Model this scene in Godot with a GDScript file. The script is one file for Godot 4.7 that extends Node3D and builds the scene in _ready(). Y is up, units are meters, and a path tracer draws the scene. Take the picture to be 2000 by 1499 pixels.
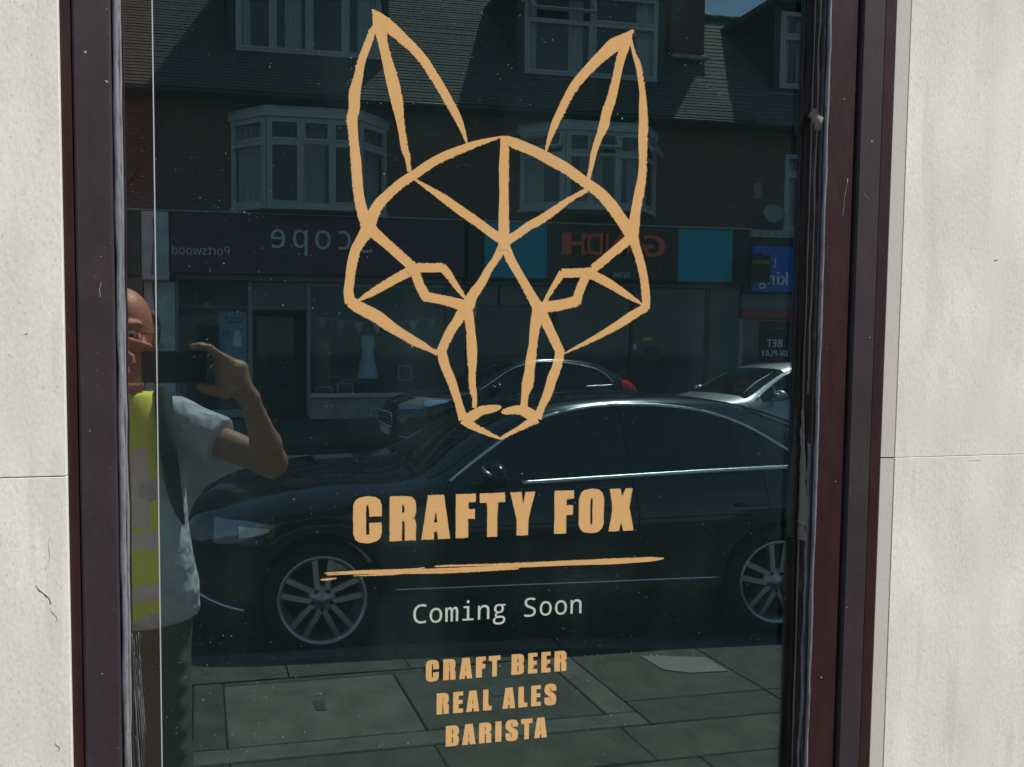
extends Node3D
# A shop window that mirrors the street in front of it. x runs along the shop front, y up, z from the glass (z = 0) out into the street.

const DECK := 0.0            # the pavement outside the window
var rng := RandomNumberGenerator.new()
var used := {}
var M := {}

func _ready() -> void:
	rng.seed = 41
	# ---------- camera: a phone held at 1.6 m, 0.88 m from the glass; the picture is the right-hand part of a wider frame, hence the shifted lens
	var cam := Camera3D.new()
	cam.name = "camera"
	cam.projection = Camera3D.PROJECTION_FRUSTUM
	cam.near = 0.02
	cam.far = 400.0
	cam.size = 0.02 * 1499.0 / 1550.0
	cam.frustum_offset = Vector2(0.02 * 320.0 / 1550.0, 0.02 * 25.5 / 1550.0)
	cam.position = Vector3(0, 1.6, 0.88)
	cam.rotation = Vector3(deg_to_rad(-3.0957), deg_to_rad(-10.5973), 0)
	add_child(cam)
	cam.current = true
	# ---------- sky and sun
	var sky_mat := ProceduralSkyMaterial.new()
	sky_mat.sky_top_color = Color(0.42, 0.54, 0.70)
	sky_mat.sky_horizon_color = Color(0.77, 0.80, 0.82)
	sky_mat.sky_curve = 0.16
	sky_mat.ground_bottom_color = Color(0.25, 0.24, 0.22)
	sky_mat.ground_horizon_color = Color(0.55, 0.57, 0.58)
	var cloud := FastNoiseLite.new()
	cloud.seed = 5
	cloud.frequency = 0.006
	cloud.fractal_octaves = 5
	var cover := NoiseTexture2D.new()
	cover.width = 1024
	cover.height = 512
	cover.seamless = true
	cover.noise = cloud
	var ramp := Gradient.new()
	ramp.offsets = PackedFloat32Array([0.0, 0.52, 0.75, 1.0])
	ramp.colors = PackedColorArray([Color(0, 0, 0, 1), Color(0.03, 0.03, 0.035, 1), Color(0.30, 0.31, 0.32, 1), Color(0.5, 0.5, 0.5, 1)])
	cover.color_ramp = ramp
	sky_mat.sky_cover = cover
	sky_mat.sky_energy_multiplier = 1.0
	var env := Environment.new()
	env.background_mode = Environment.BG_SKY
	env.sky = Sky.new()
	env.sky.sky_material = sky_mat
	env.tonemap_mode = Environment.TONE_MAPPER_LINEAR
	env.tonemap_exposure = 1.38
	env.sdfgi_enabled = true
	env.ssao_enabled = true
	env.ssil_enabled = true
	var world := WorldEnvironment.new()
	world.name = "world"
	world.environment = env
	add_child(world)
	var sun := DirectionalLight3D.new()
	sun.name = "sun"
	sun.light_energy = 1.6
	sun.light_color = Color(1.0, 0.965, 0.91)
	sun.light_angular_distance = 0.5
	sun.shadow_enabled = true
	add_child(sun)
	sun.look_at_from_position(Vector3(0.40, 0.84, 0.36), Vector3.ZERO)

	materials()
	ground()
	shop_front()
	shop_window()
	terrace()
	shops()
	far_details()
	cars()
	person()

# =====================================================================================================  helpers
func numbered(called: String, parent: Node) -> String:
	var key := str(parent.get_instance_id()) + called
	var n: int = used.get(key, 0)
	used[key] = n + 1
	return called if n == 0 else "%s_%03d" % [called, n]

func thing(called: String, label: String, category: String, at := Vector3.ZERO, turn := 0.0, group := "") -> Node3D:
	var o := Node3D.new()
	o.name = numbered(called, self)
	add_child(o, true)
	o.position = at
	o.rotation.y = turn
	tag(o, label, category, group)
	return o

func tag(o: Node, label: String, category: String, group := "") -> void:
	o.set_meta("label", label)
	o.set_meta("category", category)
	if group:
		o.set_meta("group", group)

func structure(called: String) -> Node3D:
	var o := Node3D.new()
	o.name = numbered(called, self)
	add_child(o, true)
	o.set_meta("kind", "structure")
	return o

func put(parent: Node, called: String, mesh: Mesh, material: Material, at := Vector3.ZERO, rot := Vector3.ZERO) -> MeshInstance3D:
	var o := MeshInstance3D.new()
	o.name = numbered(called, parent)
	o.mesh = mesh
	o.material_override = material
	o.position = at
	o.rotation = rot
	parent.add_child(o, true)
	return o

func group_part(parent: Node, called: String, at := Vector3.ZERO) -> Node3D:
	var o := Node3D.new()
	o.name = numbered(called, parent)
	o.position = at
	parent.add_child(o, true)
	return o

# a box between two corners, its edges chamfered by bev
func box(parent: Node, called: String, lo: Vector3, hi: Vector3, material: Material, bev := 0.0) -> MeshInstance3D:
	var s := hi - lo
	var mesh: Mesh
	if bev <= 0.0:
		var b := BoxMesh.new()
		b.size = s
		mesh = b
	else:
		mesh = bevelled(s, bev)
	return put(parent, called, mesh, material, (lo + hi) / 2.0)

func bevelled(s: Vector3, b: float) -> ArrayMesh:
	var st := SurfaceTool.new()
	st.begin(Mesh.PRIMITIVE_TRIANGLES)
	st.set_smooth_group(-1)
	var h := s / 2.0
	var i := Vector3(maxf(h.x - b, 0.0001), maxf(h.y - b, 0.0001), maxf(h.z - b, 0.0001))
	for ax in 3:
		for sg in [-1.0, 1.0]:
			var n := Vector3.ZERO
			n[ax] = sg
			var u := Vector3.ZERO
			var v := Vector3.ZERO
			u[(ax + 1) % 3] = 1.0
			v[(ax + 2) % 3] = 1.0
			var c: Vector3 = n * h[ax]
			var eu: Vector3 = u * i[(ax + 1) % 3]
			var ev: Vector3 = v * i[(ax + 2) % 3]
			quad_n(st, c - eu - ev, c + eu - ev, c + eu + ev, c - eu + ev, n)
	for ax in 3:   # twelve edge strips
		var a1 := (ax + 1) % 3
		var a2 := (ax + 2) % 3
		for s1 in [-1.0, 1.0]:
			for s2 in [-1.0, 1.0]:
				var p := Vector3.ZERO
				p[a1] = s1 * h[a1]
				p[a2] = s2 * i[a2]
				var q := Vector3.ZERO
				q[a1] = s1 * i[a1]
				q[a2] = s2 * h[a2]
				var e := Vector3.ZERO
				e[ax] = i[ax]
				var n := Vector3.ZERO
				n[a1] = s1
				n[a2] = s2
				quad_n(st, p - e, p + e, q + e, q - e, n)
	for sx in [-1.0, 1.0]:
		for sy in [-1.0, 1.0]:
			for sz in [-1.0, 1.0]:
				tri_n(st, Vector3(sx * h.x, sy * i.y, sz * i.z), Vector3(sx * i.x, sy * h.y, sz * i.z), Vector3(sx * i.x, sy * i.y, sz * h.z), Vector3(sx, sy, sz))
	st.generate_normals()
	return st.commit()

# triangles and quads turned so that their front looks along n (front faces run clockwise)
func tri_n(st: SurfaceTool, a: Vector3, b: Vector3, c: Vector3, n: Vector3) -> void:
	if (b - a).cross(c - a).dot(n) > 0.0:
		var t := b
		b = c
		c = t
	st.add_vertex(a)
	st.add_vertex(b)
	st.add_vertex(c)

func quad_n(st: SurfaceTool, a: Vector3, b: Vector3, c: Vector3, d: Vector3, n: Vector3) -> void:
	tri_n(st, a, b, c, n)
	tri_n(st, a, c, d, n)

func tool(smooth := false) -> SurfaceTool:
	var st := SurfaceTool.new()
	st.begin(Mesh.PRIMITIVE_TRIANGLES)
	st.set_smooth_group(0 if smooth else -1)
	return st

func done(st: SurfaceTool) -> ArrayMesh:
	st.generate_normals()
	return st.commit()

# axis-aligned box into a SurfaceTool
func bx(st: SurfaceTool, lo: Vector3, hi: Vector3) -> void:
	var p := [Vector3(lo.x, lo.y, lo.z), Vector3(hi.x, lo.y, lo.z), Vector3(hi.x, hi.y, lo.z), Vector3(lo.x, hi.y, lo.z), Vector3(lo.x, lo.y, hi.z), Vector3(hi.x, lo.y, hi.z), Vector3(hi.x, hi.y, hi.z), Vector3(lo.x, hi.y, hi.z)]
	quad_n(st, p[0], p[1], p[2], p[3], Vector3(0, 0, -1))
	quad_n(st, p[4], p[5], p[6], p[7], Vector3(0, 0, 1))
	quad_n(st, p[0], p[4], p[7], p[3], Vector3(-1, 0, 0))
	quad_n(st, p[1], p[5], p[6], p[2], Vector3(1, 0, 0))
	quad_n(st, p[0], p[1], p[5], p[4], Vector3(0, -1, 0))
	quad_n(st, p[3], p[2], p[6], p[7], Vector3(0, 1, 0))

# a tube along points with one radius per point
func tube(path: Array, radii: Array, sides := 8) -> ArrayMesh:
	var st := tool(true)
	var n := path.size()
	var rings := []
	var up := Vector3.UP
	for k in n:
		var d: Vector3 = (path[mini(k + 1, n - 1)] - path[maxi(k - 1, 0)]).normalized()
		if absf(d.dot(up)) > 0.95:
			up = Vector3.RIGHT if absf(d.x) < 0.9 else Vector3.BACK
		var s := d.cross(up).normalized()
		up = s.cross(d).normalized()
		var ring := []
		var r: float = radii[mini(k, radii.size() - 1)]
		for j in sides:
			var a := TAU * j / sides
			ring.append(path[k] + (s * cos(a) + up * sin(a)) * r)
		rings.append(ring)
	for k in n - 1:
		for j in sides:
			var j2 := (j + 1) % sides
			var mid: Vector3 = (path[k] + path[k + 1]) / 2.0
			quad_n(st, rings[k][j], rings[k][j2], rings[k + 1][j2], rings[k + 1][j], (rings[k][j] + rings[k + 1][j2]) / 2.0 - mid)
	for e in [0, n - 1]:
		var outward: Vector3 = path[0] - path[1] if e == 0 else path[n - 1] - path[n - 2]
		for j in sides:
			tri_n(st, path[e], rings[e][j], rings[e][(j + 1) % sides], outward)
	return done(st)

# a flat polygon sheet in the plane z, looking along +z (or -z)
func sheet(st: SurfaceTool, poly: PackedVector2Array, z: float, facing := 1.0) -> void:
	var tri := Geometry2D.triangulate_polygon(poly)
	for k in range(0, tri.size(), 3):
		var a := poly[tri[k]]
		var b := poly[tri[k + 1]]
		var c := poly[tri[k + 2]]
		tri_n(st, Vector3(a.x, a.y, z), Vector3(b.x, b.y, z), Vector3(c.x, c.y, z), Vector3(0, 0, facing))

# a polygon with thickness, from z0 (back) to z1 (front)
func slab(st: SurfaceTool, poly: PackedVector2Array, z0: float, z1: float) -> void:
	sheet(st, poly, z1, 1.0)
	sheet(st, poly, z0, -1.0)
	var ccw := not Geometry2D.is_polygon_clockwise(poly)
	for k in poly.size():
		var a := poly[k]
		var b := poly[(k + 1) % poly.size()]
		var n := Vector2(b.y - a.y, a.x - b.x) * (1.0 if ccw else -1.0)
		quad_n(st, Vector3(a.x, a.y, z0), Vector3(b.x, b.y, z0), Vector3(b.x, b.y, z1), Vector3(a.x, a.y, z1), Vector3(n.x, n.y, 0))

func lathe(profile: Array, sides: int, axis_z := false) -> ArrayMesh:   # profile: Vector2(radius, along)
	var st := tool(true)
	for k in profile.size() - 1:
		for j in sides:
			var p := []
			for q in [[k, j], [k, j + 1], [k + 1, j + 1], [k + 1, j]]:
				var a: float = TAU * q[1] / sides
				var v: Vector2 = profile[q[0]]
				p.append(Vector3(v.x * cos(a), v.x * sin(a), v.y) if axis_z else Vector3(v.x * cos(a), v.y, v.x * sin(a)))
			var d: Vector2 = profile[k + 1] - profile[k]
			var am := TAU * (j + 0.5) / sides
			var nr := d.y
			var na := -d.x
			var n := Vector3(nr * cos(am), nr * sin(am), na) if axis_z else Vector3(nr * cos(am), na, nr * sin(am))
			quad_n(st, p[0], p[1], p[2], p[3], n)
	return done(st)

func lettering(parent: Node, called: String, text: String, font: String, bold: bool, height: float, at: Vector3, material: Material, toward_shop := true, stretch := 1.0, depth := 0.012) -> MeshInstance3D:
	var tm := TextMesh.new()
	var f := SystemFont.new()
	f.font_names = PackedStringArray([font])
	f.font_weight = 700 if bold else 400
	tm.font = f
	tm.text = text
	tm.font_size = 64
	tm.pixel_size = 0.01
	tm.depth = 0.01
	tm.curve_step = 1.0
	var bb := tm.get_aabb()
	var k := height / bb.size.y
	var mid := bb.get_center()
	var o := put(parent, called, tm, material)
	var b := Basis(Vector3.UP, PI if toward_shop else 0.0) * Basis.from_scale(Vector3(k * stretch, k, depth / 0.01))
	o.transform = Transform3D(b, at - b * Vector3(mid.x, mid.y, 0))
	return o

# =====================================================================================================  materials
func lin(r: float, g: float, b: float) -> Color:
	return Color(r, g, b).linear_to_srgb()

func mat(called: String, c: Color, rough := 0.7, spec := 0.5) -> StandardMaterial3D:
	var m := StandardMaterial3D.new()
	m.resource_name = called
	m.albedo_color = c
	m.roughness = rough
	m.metallic_specular = spec
	M[called] = m
	return m

func noise(seed_: int, freq: float, octaves := 4, kind := FastNoiseLite.TYPE_SIMPLEX_SMOOTH) -> FastNoiseLite:
	var n := FastNoiseLite.new()
	n.seed = seed_
	n.frequency = freq
	n.fractal_octaves = octaves
	n.noise_type = kind
	return n

# a seamless picture of a surface: base colour (linear) varied by layers [noise, strength, threshold or -1, tint]
func surface_image(size: int, base: Color, layers: Array) -> ImageTexture:
	var im := Image.create(size, size, true, Image.FORMAT_RGB8)
	var pics := []
	for l in layers:
		var g: Image = l[0].get_seamless_image(size, size / (l[4] if l.size() > 4 else 1), false, false, 0.12)
		if l.size() > 4:       # drawn out upright into streaks
			g.resize(size, size, Image.INTERPOLATE_CUBIC)
		g.convert(Image.FORMAT_L8)
		pics.append(g.get_data())
	var out := PackedByteArray()
	out.resize(size * size * 3)
	var curve := PackedByteArray()
	curve.resize(1025)
	for k in 1025:
		var v := k / 1024.0
		curve[k] = int(clampf(Color(v, v, v).linear_to_srgb().r, 0, 1) * 255.0)
	for p in size * size:
		var r := base.r
		var g := base.g
		var b := base.b
		for k in layers.size():
			var l: Array = layers[k]
			var v: float = pics[k][p] / 255.0
			var th: float = l[2]
			var t: Color = l[3]
			var w: float
			if th < 0.0:
				w = (v - 0.5) * 2.0 * l[1]
				r *= 1.0 + w * t.r
				g *= 1.0 + w * t.g
				b *= 1.0 + w * t.b
			else:
				w = clampf((v - th) / 0.08, 0.0, 1.0) * l[1]
				r += (t.r - r) * w
				g += (t.g - g) * w
				b += (t.b - b) * w
		out[p * 3] = curve[clampi(int(r * 1024.0), 0, 1024)]
		out[p * 3 + 1] = curve[clampi(int(g * 1024.0), 0, 1024)]
		out[p * 3 + 2] = curve[clampi(int(b * 1024.0), 0, 1024)]
	im.set_data(size, size, false, Image.FORMAT_RGB8, out)
	return ImageTexture.create_from_image(im)

# a veil of dried rain and wiped dust: pale, nearly transparent
func grime_image() -> ImageTexture:
	var size := 512
	var a: Image = noise(86, 0.006, 5).get_image(size, size)
	var b: Image = noise(87, 0.016, 4).get_image(size, size / 8)
	b.resize(size, size, Image.INTERPOLATE_CUBIC)
	var c: Image = noise(88, 0.02, 3).get_image(size / 6, size)
	c.resize(size, size, Image.INTERPOLATE_CUBIC)
	c.convert(Image.FORMAT_L8)
	a.convert(Image.FORMAT_L8)
	b.convert(Image.FORMAT_L8)
	var out := PackedByteArray()
	out.resize(size * size * 4)
	var da := a.get_data()
	var db := b.get_data()
	var dc := c.get_data()
	for p in size * size:
		var w := (da[p] / 255.0) * 0.55 + (db[p] / 255.0) * 0.35 + (dc[p] / 255.0) * 0.25
		var v := clampf((w - 0.42) / 0.45, 0.0, 1.0)
		out[p * 4] = 130
		out[p * 4 + 1] = 172
		out[p * 4 + 2] = 172
		out[p * 4 + 3] = int(v * v * 8.0)
	return ImageTexture.create_from_image(Image.create_from_data(size, size, false, Image.FORMAT_RGBA8, out))

func tex(n: FastNoiseLite, size: int) -> NoiseTexture2D:
	var t := NoiseTexture2D.new()
	t.width = size
	t.height = size
	t.seamless = true
	t.noise = n
	return t

func triplanar(m: StandardMaterial3D, per_metre: Vector3) -> void:
	m.uv1_triplanar = true
	m.uv1_world_triplanar = true
	m.uv1_scale = per_metre

func brick_images() -> Array:
	var size := 768          # 1.8 m x 1.8 m: 8 stretchers, 24 courses
	var alb := PackedByteArray()
	var hgt := PackedByteArray()
	alb.resize(size * size * 3)
	hgt.resize(size * size)
	var grain: Image = noise(77, 0.05, 3).get_seamless_image(size, size)
	var gd := grain.get_data()
	var tone := {}
	for y in size:
		var course := y / 32
		var fy := y % 32
		for x in size:
			var sx := x + (48 if course % 2 else 0)
			var bi := (sx / 96) % 8
			var fx := sx % 96
			var key := course * 8 + bi
			if not tone.has(key):
				var t := rng.randf()
				tone[key] = [0.145 + 0.06 * t, 0.073 + 0.03 * t * rng.randf(), 0.052 + 0.02 * rng.randf()]
			var mortar := fy < 4 or fx < 4
			var g: float = gd[y * size + x] / 255.0
			var c: Array = [0.20, 0.17, 0.14] if mortar else tone[key]
			var k := 0.75 + 0.5 * g
			var col := Color(c[0] * k, c[1] * k, c[2] * k).linear_to_srgb()
			var p := (y * size + x)
			alb[p * 3] = int(col.r * 255)
			alb[p * 3 + 1] = int(col.g * 255)
			alb[p * 3 + 2] = int(col.b * 255)
			hgt[p] = 40 if mortar else int(190 + 60 * (g - 0.5))
	return [ImageTexture.create_from_image(Image.create_from_data(size, size, false, Image.FORMAT_RGB8, alb)), ImageTexture.create_from_image(Image.create_from_data(size, size, false, Image.FORMAT_L8, hgt))]

func materials() -> void:
	# pale limestone-coloured cladding: cloudy stains, faint streaks, pits and grit
	var streak := noise(12, 0.011, 3)
	streak.domain_warp_enabled = true
	streak.domain_warp_amplitude = 18.0
	var pits := noise(15, 0.16, 2, FastNoiseLite.TYPE_CELLULAR)
	var st := surface_image(1024, Color(0.655, 0.645, 0.60), [
		[noise(11, 0.004, 4), 0.11, -1.0, Color(1, 1.02, 1.06)],
		[streak, 0.05, -1.0, Color(1, 1.05, 1.15), 8],
		[noise(13, 0.16, 3), 0.10, -1.0, Color(1, 1, 1)],
		[noise(18, 0.012, 4), 0.22, 0.72, Color(0.46, 0.44, 0.42), 6],
		[noise(14, 0.022, 4), 0.16, 0.72, Color(0.46, 0.44, 0.42)],
		[noise(16, 0.14, 2), 0.6, 0.82, Color(0.38, 0.36, 0.33)],
		[noise(19, 0.19, 1), 0.7, 0.91, Color(0.08, 0.07, 0.06)]])
	var m := mat("pale stone", Color.WHITE, 0.88, 0.3)
	m.albedo_texture = st
	triplanar(m, Vector3(1.55, 0.95, 1.55))
	m.heightmap_enabled = true
	m.heightmap_texture = tex(noise(17, 0.09, 4), 1024)
	m.heightmap_scale = 0.016
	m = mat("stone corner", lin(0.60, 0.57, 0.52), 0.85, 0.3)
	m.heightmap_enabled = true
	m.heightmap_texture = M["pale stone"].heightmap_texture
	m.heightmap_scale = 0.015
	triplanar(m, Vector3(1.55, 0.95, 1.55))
	mat("stone joint", lin(0.30, 0.28, 0.25), 0.95, 0.2)
	# window joinery
	var wear := noise(21, 0.02, 4)
	m = mat("maroon paint", Color.WHITE, 0.42, 0.4)
	m.albedo_texture = surface_image(512, Color(0.030, 0.0115, 0.013), [[wear, 0.25, -1.0, Color(1, 1, 1)], [noise(22, 0.2, 2), 0.7, 0.88, Color(0.14, 0.10, 0.10)]])
	triplanar(m, Vector3(2.5, 1.1, 2.5))
	m.heightmap_enabled = true
	m.heightmap_texture = tex(noise(23, 0.03, 4), 512)
	m.heightmap_scale = 0.05
	m = mat("sky sheen paint", Color.WHITE, 0.55, 0.35)  # jamb paint with a grey sky reflection put into its colour; specks are wear
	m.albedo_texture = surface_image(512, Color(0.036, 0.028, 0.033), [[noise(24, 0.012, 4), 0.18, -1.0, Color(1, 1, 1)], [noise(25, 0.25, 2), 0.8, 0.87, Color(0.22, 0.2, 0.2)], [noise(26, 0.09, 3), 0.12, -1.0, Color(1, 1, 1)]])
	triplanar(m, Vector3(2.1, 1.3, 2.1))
	m = mat("bare dark wood", Color.WHITE, 0.5, 0.6)
	m.albedo_texture = surface_image(512, Color(0.016, 0.009, 0.008), [[noise(27, 0.02, 4), 0.5, -1.0, Color(1, 1, 1)], [noise(28, 0.05, 4), 0.8, 0.68, Color(0.09, 0.075, 0.065)]])
	triplanar(m, Vector3(5, 0.9, 5))
	m = mat("silicone", Color.WHITE, 0.45, 0.5)
	m.albedo_texture = surface_image(512, Color(0.15, 0.165, 0.185), [[noise(29, 0.03, 4), 0.45, -1.0, Color(1, 1, 1)], [noise(30, 0.08, 4), 0.8, 0.64, Color(0.055, 0.05, 0.055)]])
	triplanar(m, Vector3(9, 1.1, 9))
	mat("film edge", lin(0.52, 0.55, 0.56), 0.5)
	mat("dried filler", lin(0.22, 0.18, 0.15), 0.8)
	# glass, the dark mirror film behind it and the vinyl lettering
	m = mat("clear glass", Color(0.1, 0.12, 0.12, 0.004), 0.0)
	m.transparency = BaseMaterial3D.TRANSPARENCY_ALPHA
	m = mat("dark film", lin(0.096, 0.184, 0.190), 0.0, 1.0)
	m.metallic = 0.935
	m.clearcoat_enabled = true
	m.clearcoat = 1.0
	m.clearcoat_roughness = 0.0
	m = mat("added mirror", lin(0.26, 0.24, 0.225), 0.0, 1.0)  # mirror-like, added so the bare glass beside the film reflects more brightly
	m.metallic = 0.95
	m.clearcoat_enabled = true
	m.clearcoat = 1.0
	m.clearcoat_roughness = 0.0
	m = mat("gold vinyl", lin(0.77, 0.465, 0.195), 0.12, 0.5)
	m.clearcoat_enabled = true
	m.clearcoat = 1.0
	m.clearcoat_roughness = 0.0
	m = mat("white vinyl", lin(0.62, 0.66, 0.60), 0.12, 0.5)
	m.clearcoat_enabled = true
	m.clearcoat = 1.0
	m.clearcoat_roughness = 0.0
	m = mat("grime", Color.WHITE, 0.95, 0.0)
	m.albedo_texture = grime_image()
	m.transparency = BaseMaterial3D.TRANSPARENCY_ALPHA
	mat("dark scuff", lin(0.27, 0.24, 0.23), 0.9, 0.2)
	mat("paint chip", lin(0.34, 0.31, 0.30), 0.8)
	mat("dust", lin(0.36, 0.37, 0.36), 0.9)
	# ground
	m = mat("asphalt", Color.WHITE, 0.9, 0.3)
	m.albedo_texture = surface_image(512, Color(0.055, 0.055, 0.054), [[noise(31, 0.01, 4), 0.25, -1.0, Color(1, 1, 1)], [noise(32, 0.22, 2), 0.5, -1.0, Color(1, 1, 1)]])
	triplanar(m, Vector3(0.6, 0.6, 0.6))
	var grit := tex(noise(33, 0.2, 3), 512)
	m.heightmap_enabled = true
	m.heightmap_texture = grit
	m.heightmap_scale = 0.4
	var tones := [Color(0.086, 0.080, 0.064), Color(0.076, 0.072, 0.060), Color(0.094, 0.087, 0.068)]
	for k in 3:
		m = mat("paving %d" % k, Color.WHITE, 0.9, 0.3)
		m.albedo_texture = surface_image(512, tones[k], [[noise(34 + k, 0.008, 4), 0.28, -1.0, Color(1, 1, 1)], [noise(44 + k, 0.2, 3), 0.28, -1.0, Color(1, 1, 1)], [noise(50 + k, 0.045, 3), 0.7, 0.77, Color(0.08, 0.078, 0.07)], [noise(54 + k, 0.16, 1), 0.9, 0.87, Color(0.03, 0.03, 0.03)]])
		triplanar(m, Vector3(1.3, 1.3, 1.3))
		m.heightmap_enabled = true
		m.heightmap_texture = grit
		m.heightmap_scale = 0.12
	m = mat("worn concrete", Color.WHITE, 0.9, 0.3)
	m.albedo_texture = surface_image(512, Color(0.125, 0.117, 0.094), [[noise(60, 0.009, 5), 0.30, -1.0, Color(1, 1, 1)], [noise(61, 0.2, 3), 0.22, -1.0, Color(1, 1, 1)], [noise(62, 0.03, 4), 0.55, 0.73, Color(0.13, 0.125, 0.11)], [noise(63, 0.15, 1), 0.9, 0.86, Color(0.03, 0.03, 0.03)]])
	triplanar(m, Vector3(0.9, 0.9, 0.9))
	m.heightmap_enabled = true
	m.heightmap_texture = grit
	m.heightmap_scale = 0.12
	mat("new cement", lin(0.23, 0.22, 0.19), 0.9, 0.2)
	mat("joint dirt", lin(0.05, 0.047, 0.04), 0.95, 0.2)
	mat("cast iron", lin(0.03, 0.03, 0.031), 0.6)
	# terrace
	var bi := brick_images()
	m = mat("brick", Color.WHITE, 0.9, 0.3)
	m.albedo_texture = bi[0]
	triplanar(m, Vector3(1 / 1.8, 1 / 1.8, 1 / 1.8))
	m.heightmap_enabled = true
	m.heightmap_texture = bi[1]
	m.heightmap_scale = 0.5
	m = mat("roof tile", Color.WHITE, 0.85, 0.3)
	m.albedo_texture = surface_image(512, Color(0.085, 0.08, 0.066), [[noise(64, 0.015, 4), 0.35, -1.0, Color(1, 1, 1)], [noise(65, 0.1, 3), 0.3, -1.0, Color(1, 1, 1)], [noise(66, 0.03, 4), 0.5, 0.68, Color(0.12, 0.13, 0.09)]])
	triplanar(m, Vector3(0.7, 0.7, 0.7))
	m = mat("roof slate", Color.WHITE, 0.85, 0.3)
	m.albedo_texture = surface_image(512, Color(0.105, 0.10, 0.082), [[noise(67, 0.012, 4), 0.3, -1.0, Color(1, 1, 1)], [noise(68, 0.1, 3), 0.3, -1.0, Color(1, 1, 1)]])
	triplanar(m, Vector3(0.5, 0.5, 0.5))
	mat("tile hanging", lin(0.05, 0.05, 0.048), 0.85)
	m = mat("lead", Color.WHITE, 0.6)
	m.albedo_texture = surface_image(256, Color(0.36, 0.345, 0.32), [[noise(69, 0.03, 4), 0.5, -1.0, Color(1, 1, 1)]])
	triplanar(m, Vector3(0.8, 0.8, 0.8))
	mat("white plastic", lin(0.46, 0.46, 0.42), 0.4)
	mat("dark plastic", lin(0.015, 0.015, 0.016), 0.4)
	m = mat("window glass", Color(0.9, 0.95, 0.95, 0.06), 0.0)
	m.transparency = BaseMaterial3D.TRANSPARENCY_ALPHA
	mat("curtain", lin(0.42, 0.43, 0.41), 0.9)
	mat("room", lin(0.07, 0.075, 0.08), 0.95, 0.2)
	mat("purple board", lin(0.105, 0.030, 0.060), 0.5)
	mat("teal board", lin(0.0, 0.36, 0.42), 0.5)
	mat("brown board", lin(0.045, 0.022, 0.018), 0.5)
	mat("blue board", lin(0.012, 0.13, 0.55), 0.5)
	mat("orange letter", lin(0.90, 0.13, 0.03), 0.5)
	mat("grey letter", lin(0.72, 0.70, 0.70), 0.5)
	mat("white letter", lin(0.80, 0.82, 0.82), 0.5)
	mat("red board", lin(0.40, 0.055, 0.03), 0.5)
	mat("betting board", lin(0.055, 0.012, 0.014), 0.5)
	mat("yellow letter", lin(0.62, 0.42, 0.05), 0.5)
	m = mat("cream render", Color.WHITE, 0.9, 0.3)
	m.albedo_texture = surface_image(256, Color(0.42, 0.39, 0.32), [[noise(70, 0.012, 4), 0.25, -1.0, Color(1, 1, 1)], [noise(71, 0.1, 3), 0.12, -1.0, Color(1, 1, 1)]])
	triplanar(m, Vector3(0.8, 0.8, 0.8))
	m = mat("pilaster paint", Color.WHITE, 0.7, 0.3)
	m.albedo_texture = surface_image(256, Color(0.62, 0.61, 0.57), [[noise(72, 0.012, 4), 0.25, -1.0, Color(1, 1, 1)]])
	triplanar(m, Vector3(0.6, 0.6, 0.6))
	mat("grey frame", lin(0.30, 0.30, 0.29), 0.5)
	mat("dark frame", lin(0.035, 0.036, 0.038), 0.5)
	mat("grey panel", lin(0.17, 0.175, 0.17), 0.6)
	mat("green pillar", lin(0.10, 0.12, 0.10), 0.7)
	# cars
	for d in [["black paint", lin(0.006, 0.006, 0.007)], ["dark red black paint", lin(0.011, 0.008, 0.008)], ["silver paint", lin(0.42, 0.43, 0.44)]]:
		m = mat(d[0], d[1], 0.2, 0.4)
		m.clearcoat_enabled = true
		m.clearcoat = 1.0
		m.clearcoat_roughness = 0.02
	M["silver paint"].metallic = 0.6
	M["silver paint"].roughness = 0.4
	mat("tinted glass", lin(0.009, 0.010, 0.011), 0.0, 0.6)
	m = mat("chrome", lin(0.90, 0.90, 0.88), 0.27)
	m.metallic = 1.0
	m = mat("alloy", lin(0.58, 0.585, 0.59), 0.36)
	m.metallic = 0.85
	mat("rubber", lin(0.012, 0.012, 0.012), 0.8)
	mat("black trim", lin(0.01, 0.01, 0.01), 0.5)
	m = mat("lamp cover", lin(0.35, 0.36, 0.37), 0.06, 0.8)
	m.metallic = 0.35
	mat("red lamp", lin(0.85, 0.012, 0.016), 0.08)
	mat("number plate", lin(0.70, 0.70, 0.66), 0.5)
	# person
	m = mat("skin", Color.WHITE, 0.5, 0.4)
	m.albedo_texture = surface_image(256, Color(0.44, 0.205, 0.135), [[noise(82, 0.02, 4), 0.22, -1.0, Color(0.6, 1, 1)], [noise(83, 0.12, 3), 0.16, -1.0, Color(1, 1, 1)], [noise(84, 0.09, 3), 0.5, 0.76, Color(0.25, 0.11, 0.075)]])
	triplanar(m, Vector3(5, 5, 5))
	m.heightmap_enabled = true
	m.heightmap_texture = tex(noise(85, 0.05, 4), 256)
	m.heightmap_scale = 0.12
	m = mat("grey shirt", Color.WHITE, 0.9, 0.2)
	m.albedo_texture = surface_image(256, Color(0.60, 0.59, 0.64), [[noise(80, 0.03, 4), 0.16, -1.0, Color(1, 1, 1)]])
	triplanar(m, Vector3(3, 3, 3))
	m.heightmap_enabled = true
	m.heightmap_texture = tex(noise(81, 0.012, 3), 256)
	m.heightmap_scale = 2.0
	mat("yellow vest", lin(0.70, 0.88, 0.10), 0.7)
	mat("reflective tape", lin(0.74, 0.72, 0.74), 0.45)
	mat("brown trousers", lin(0.155, 0.135, 0.108), 0.9, 0.2)
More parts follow.
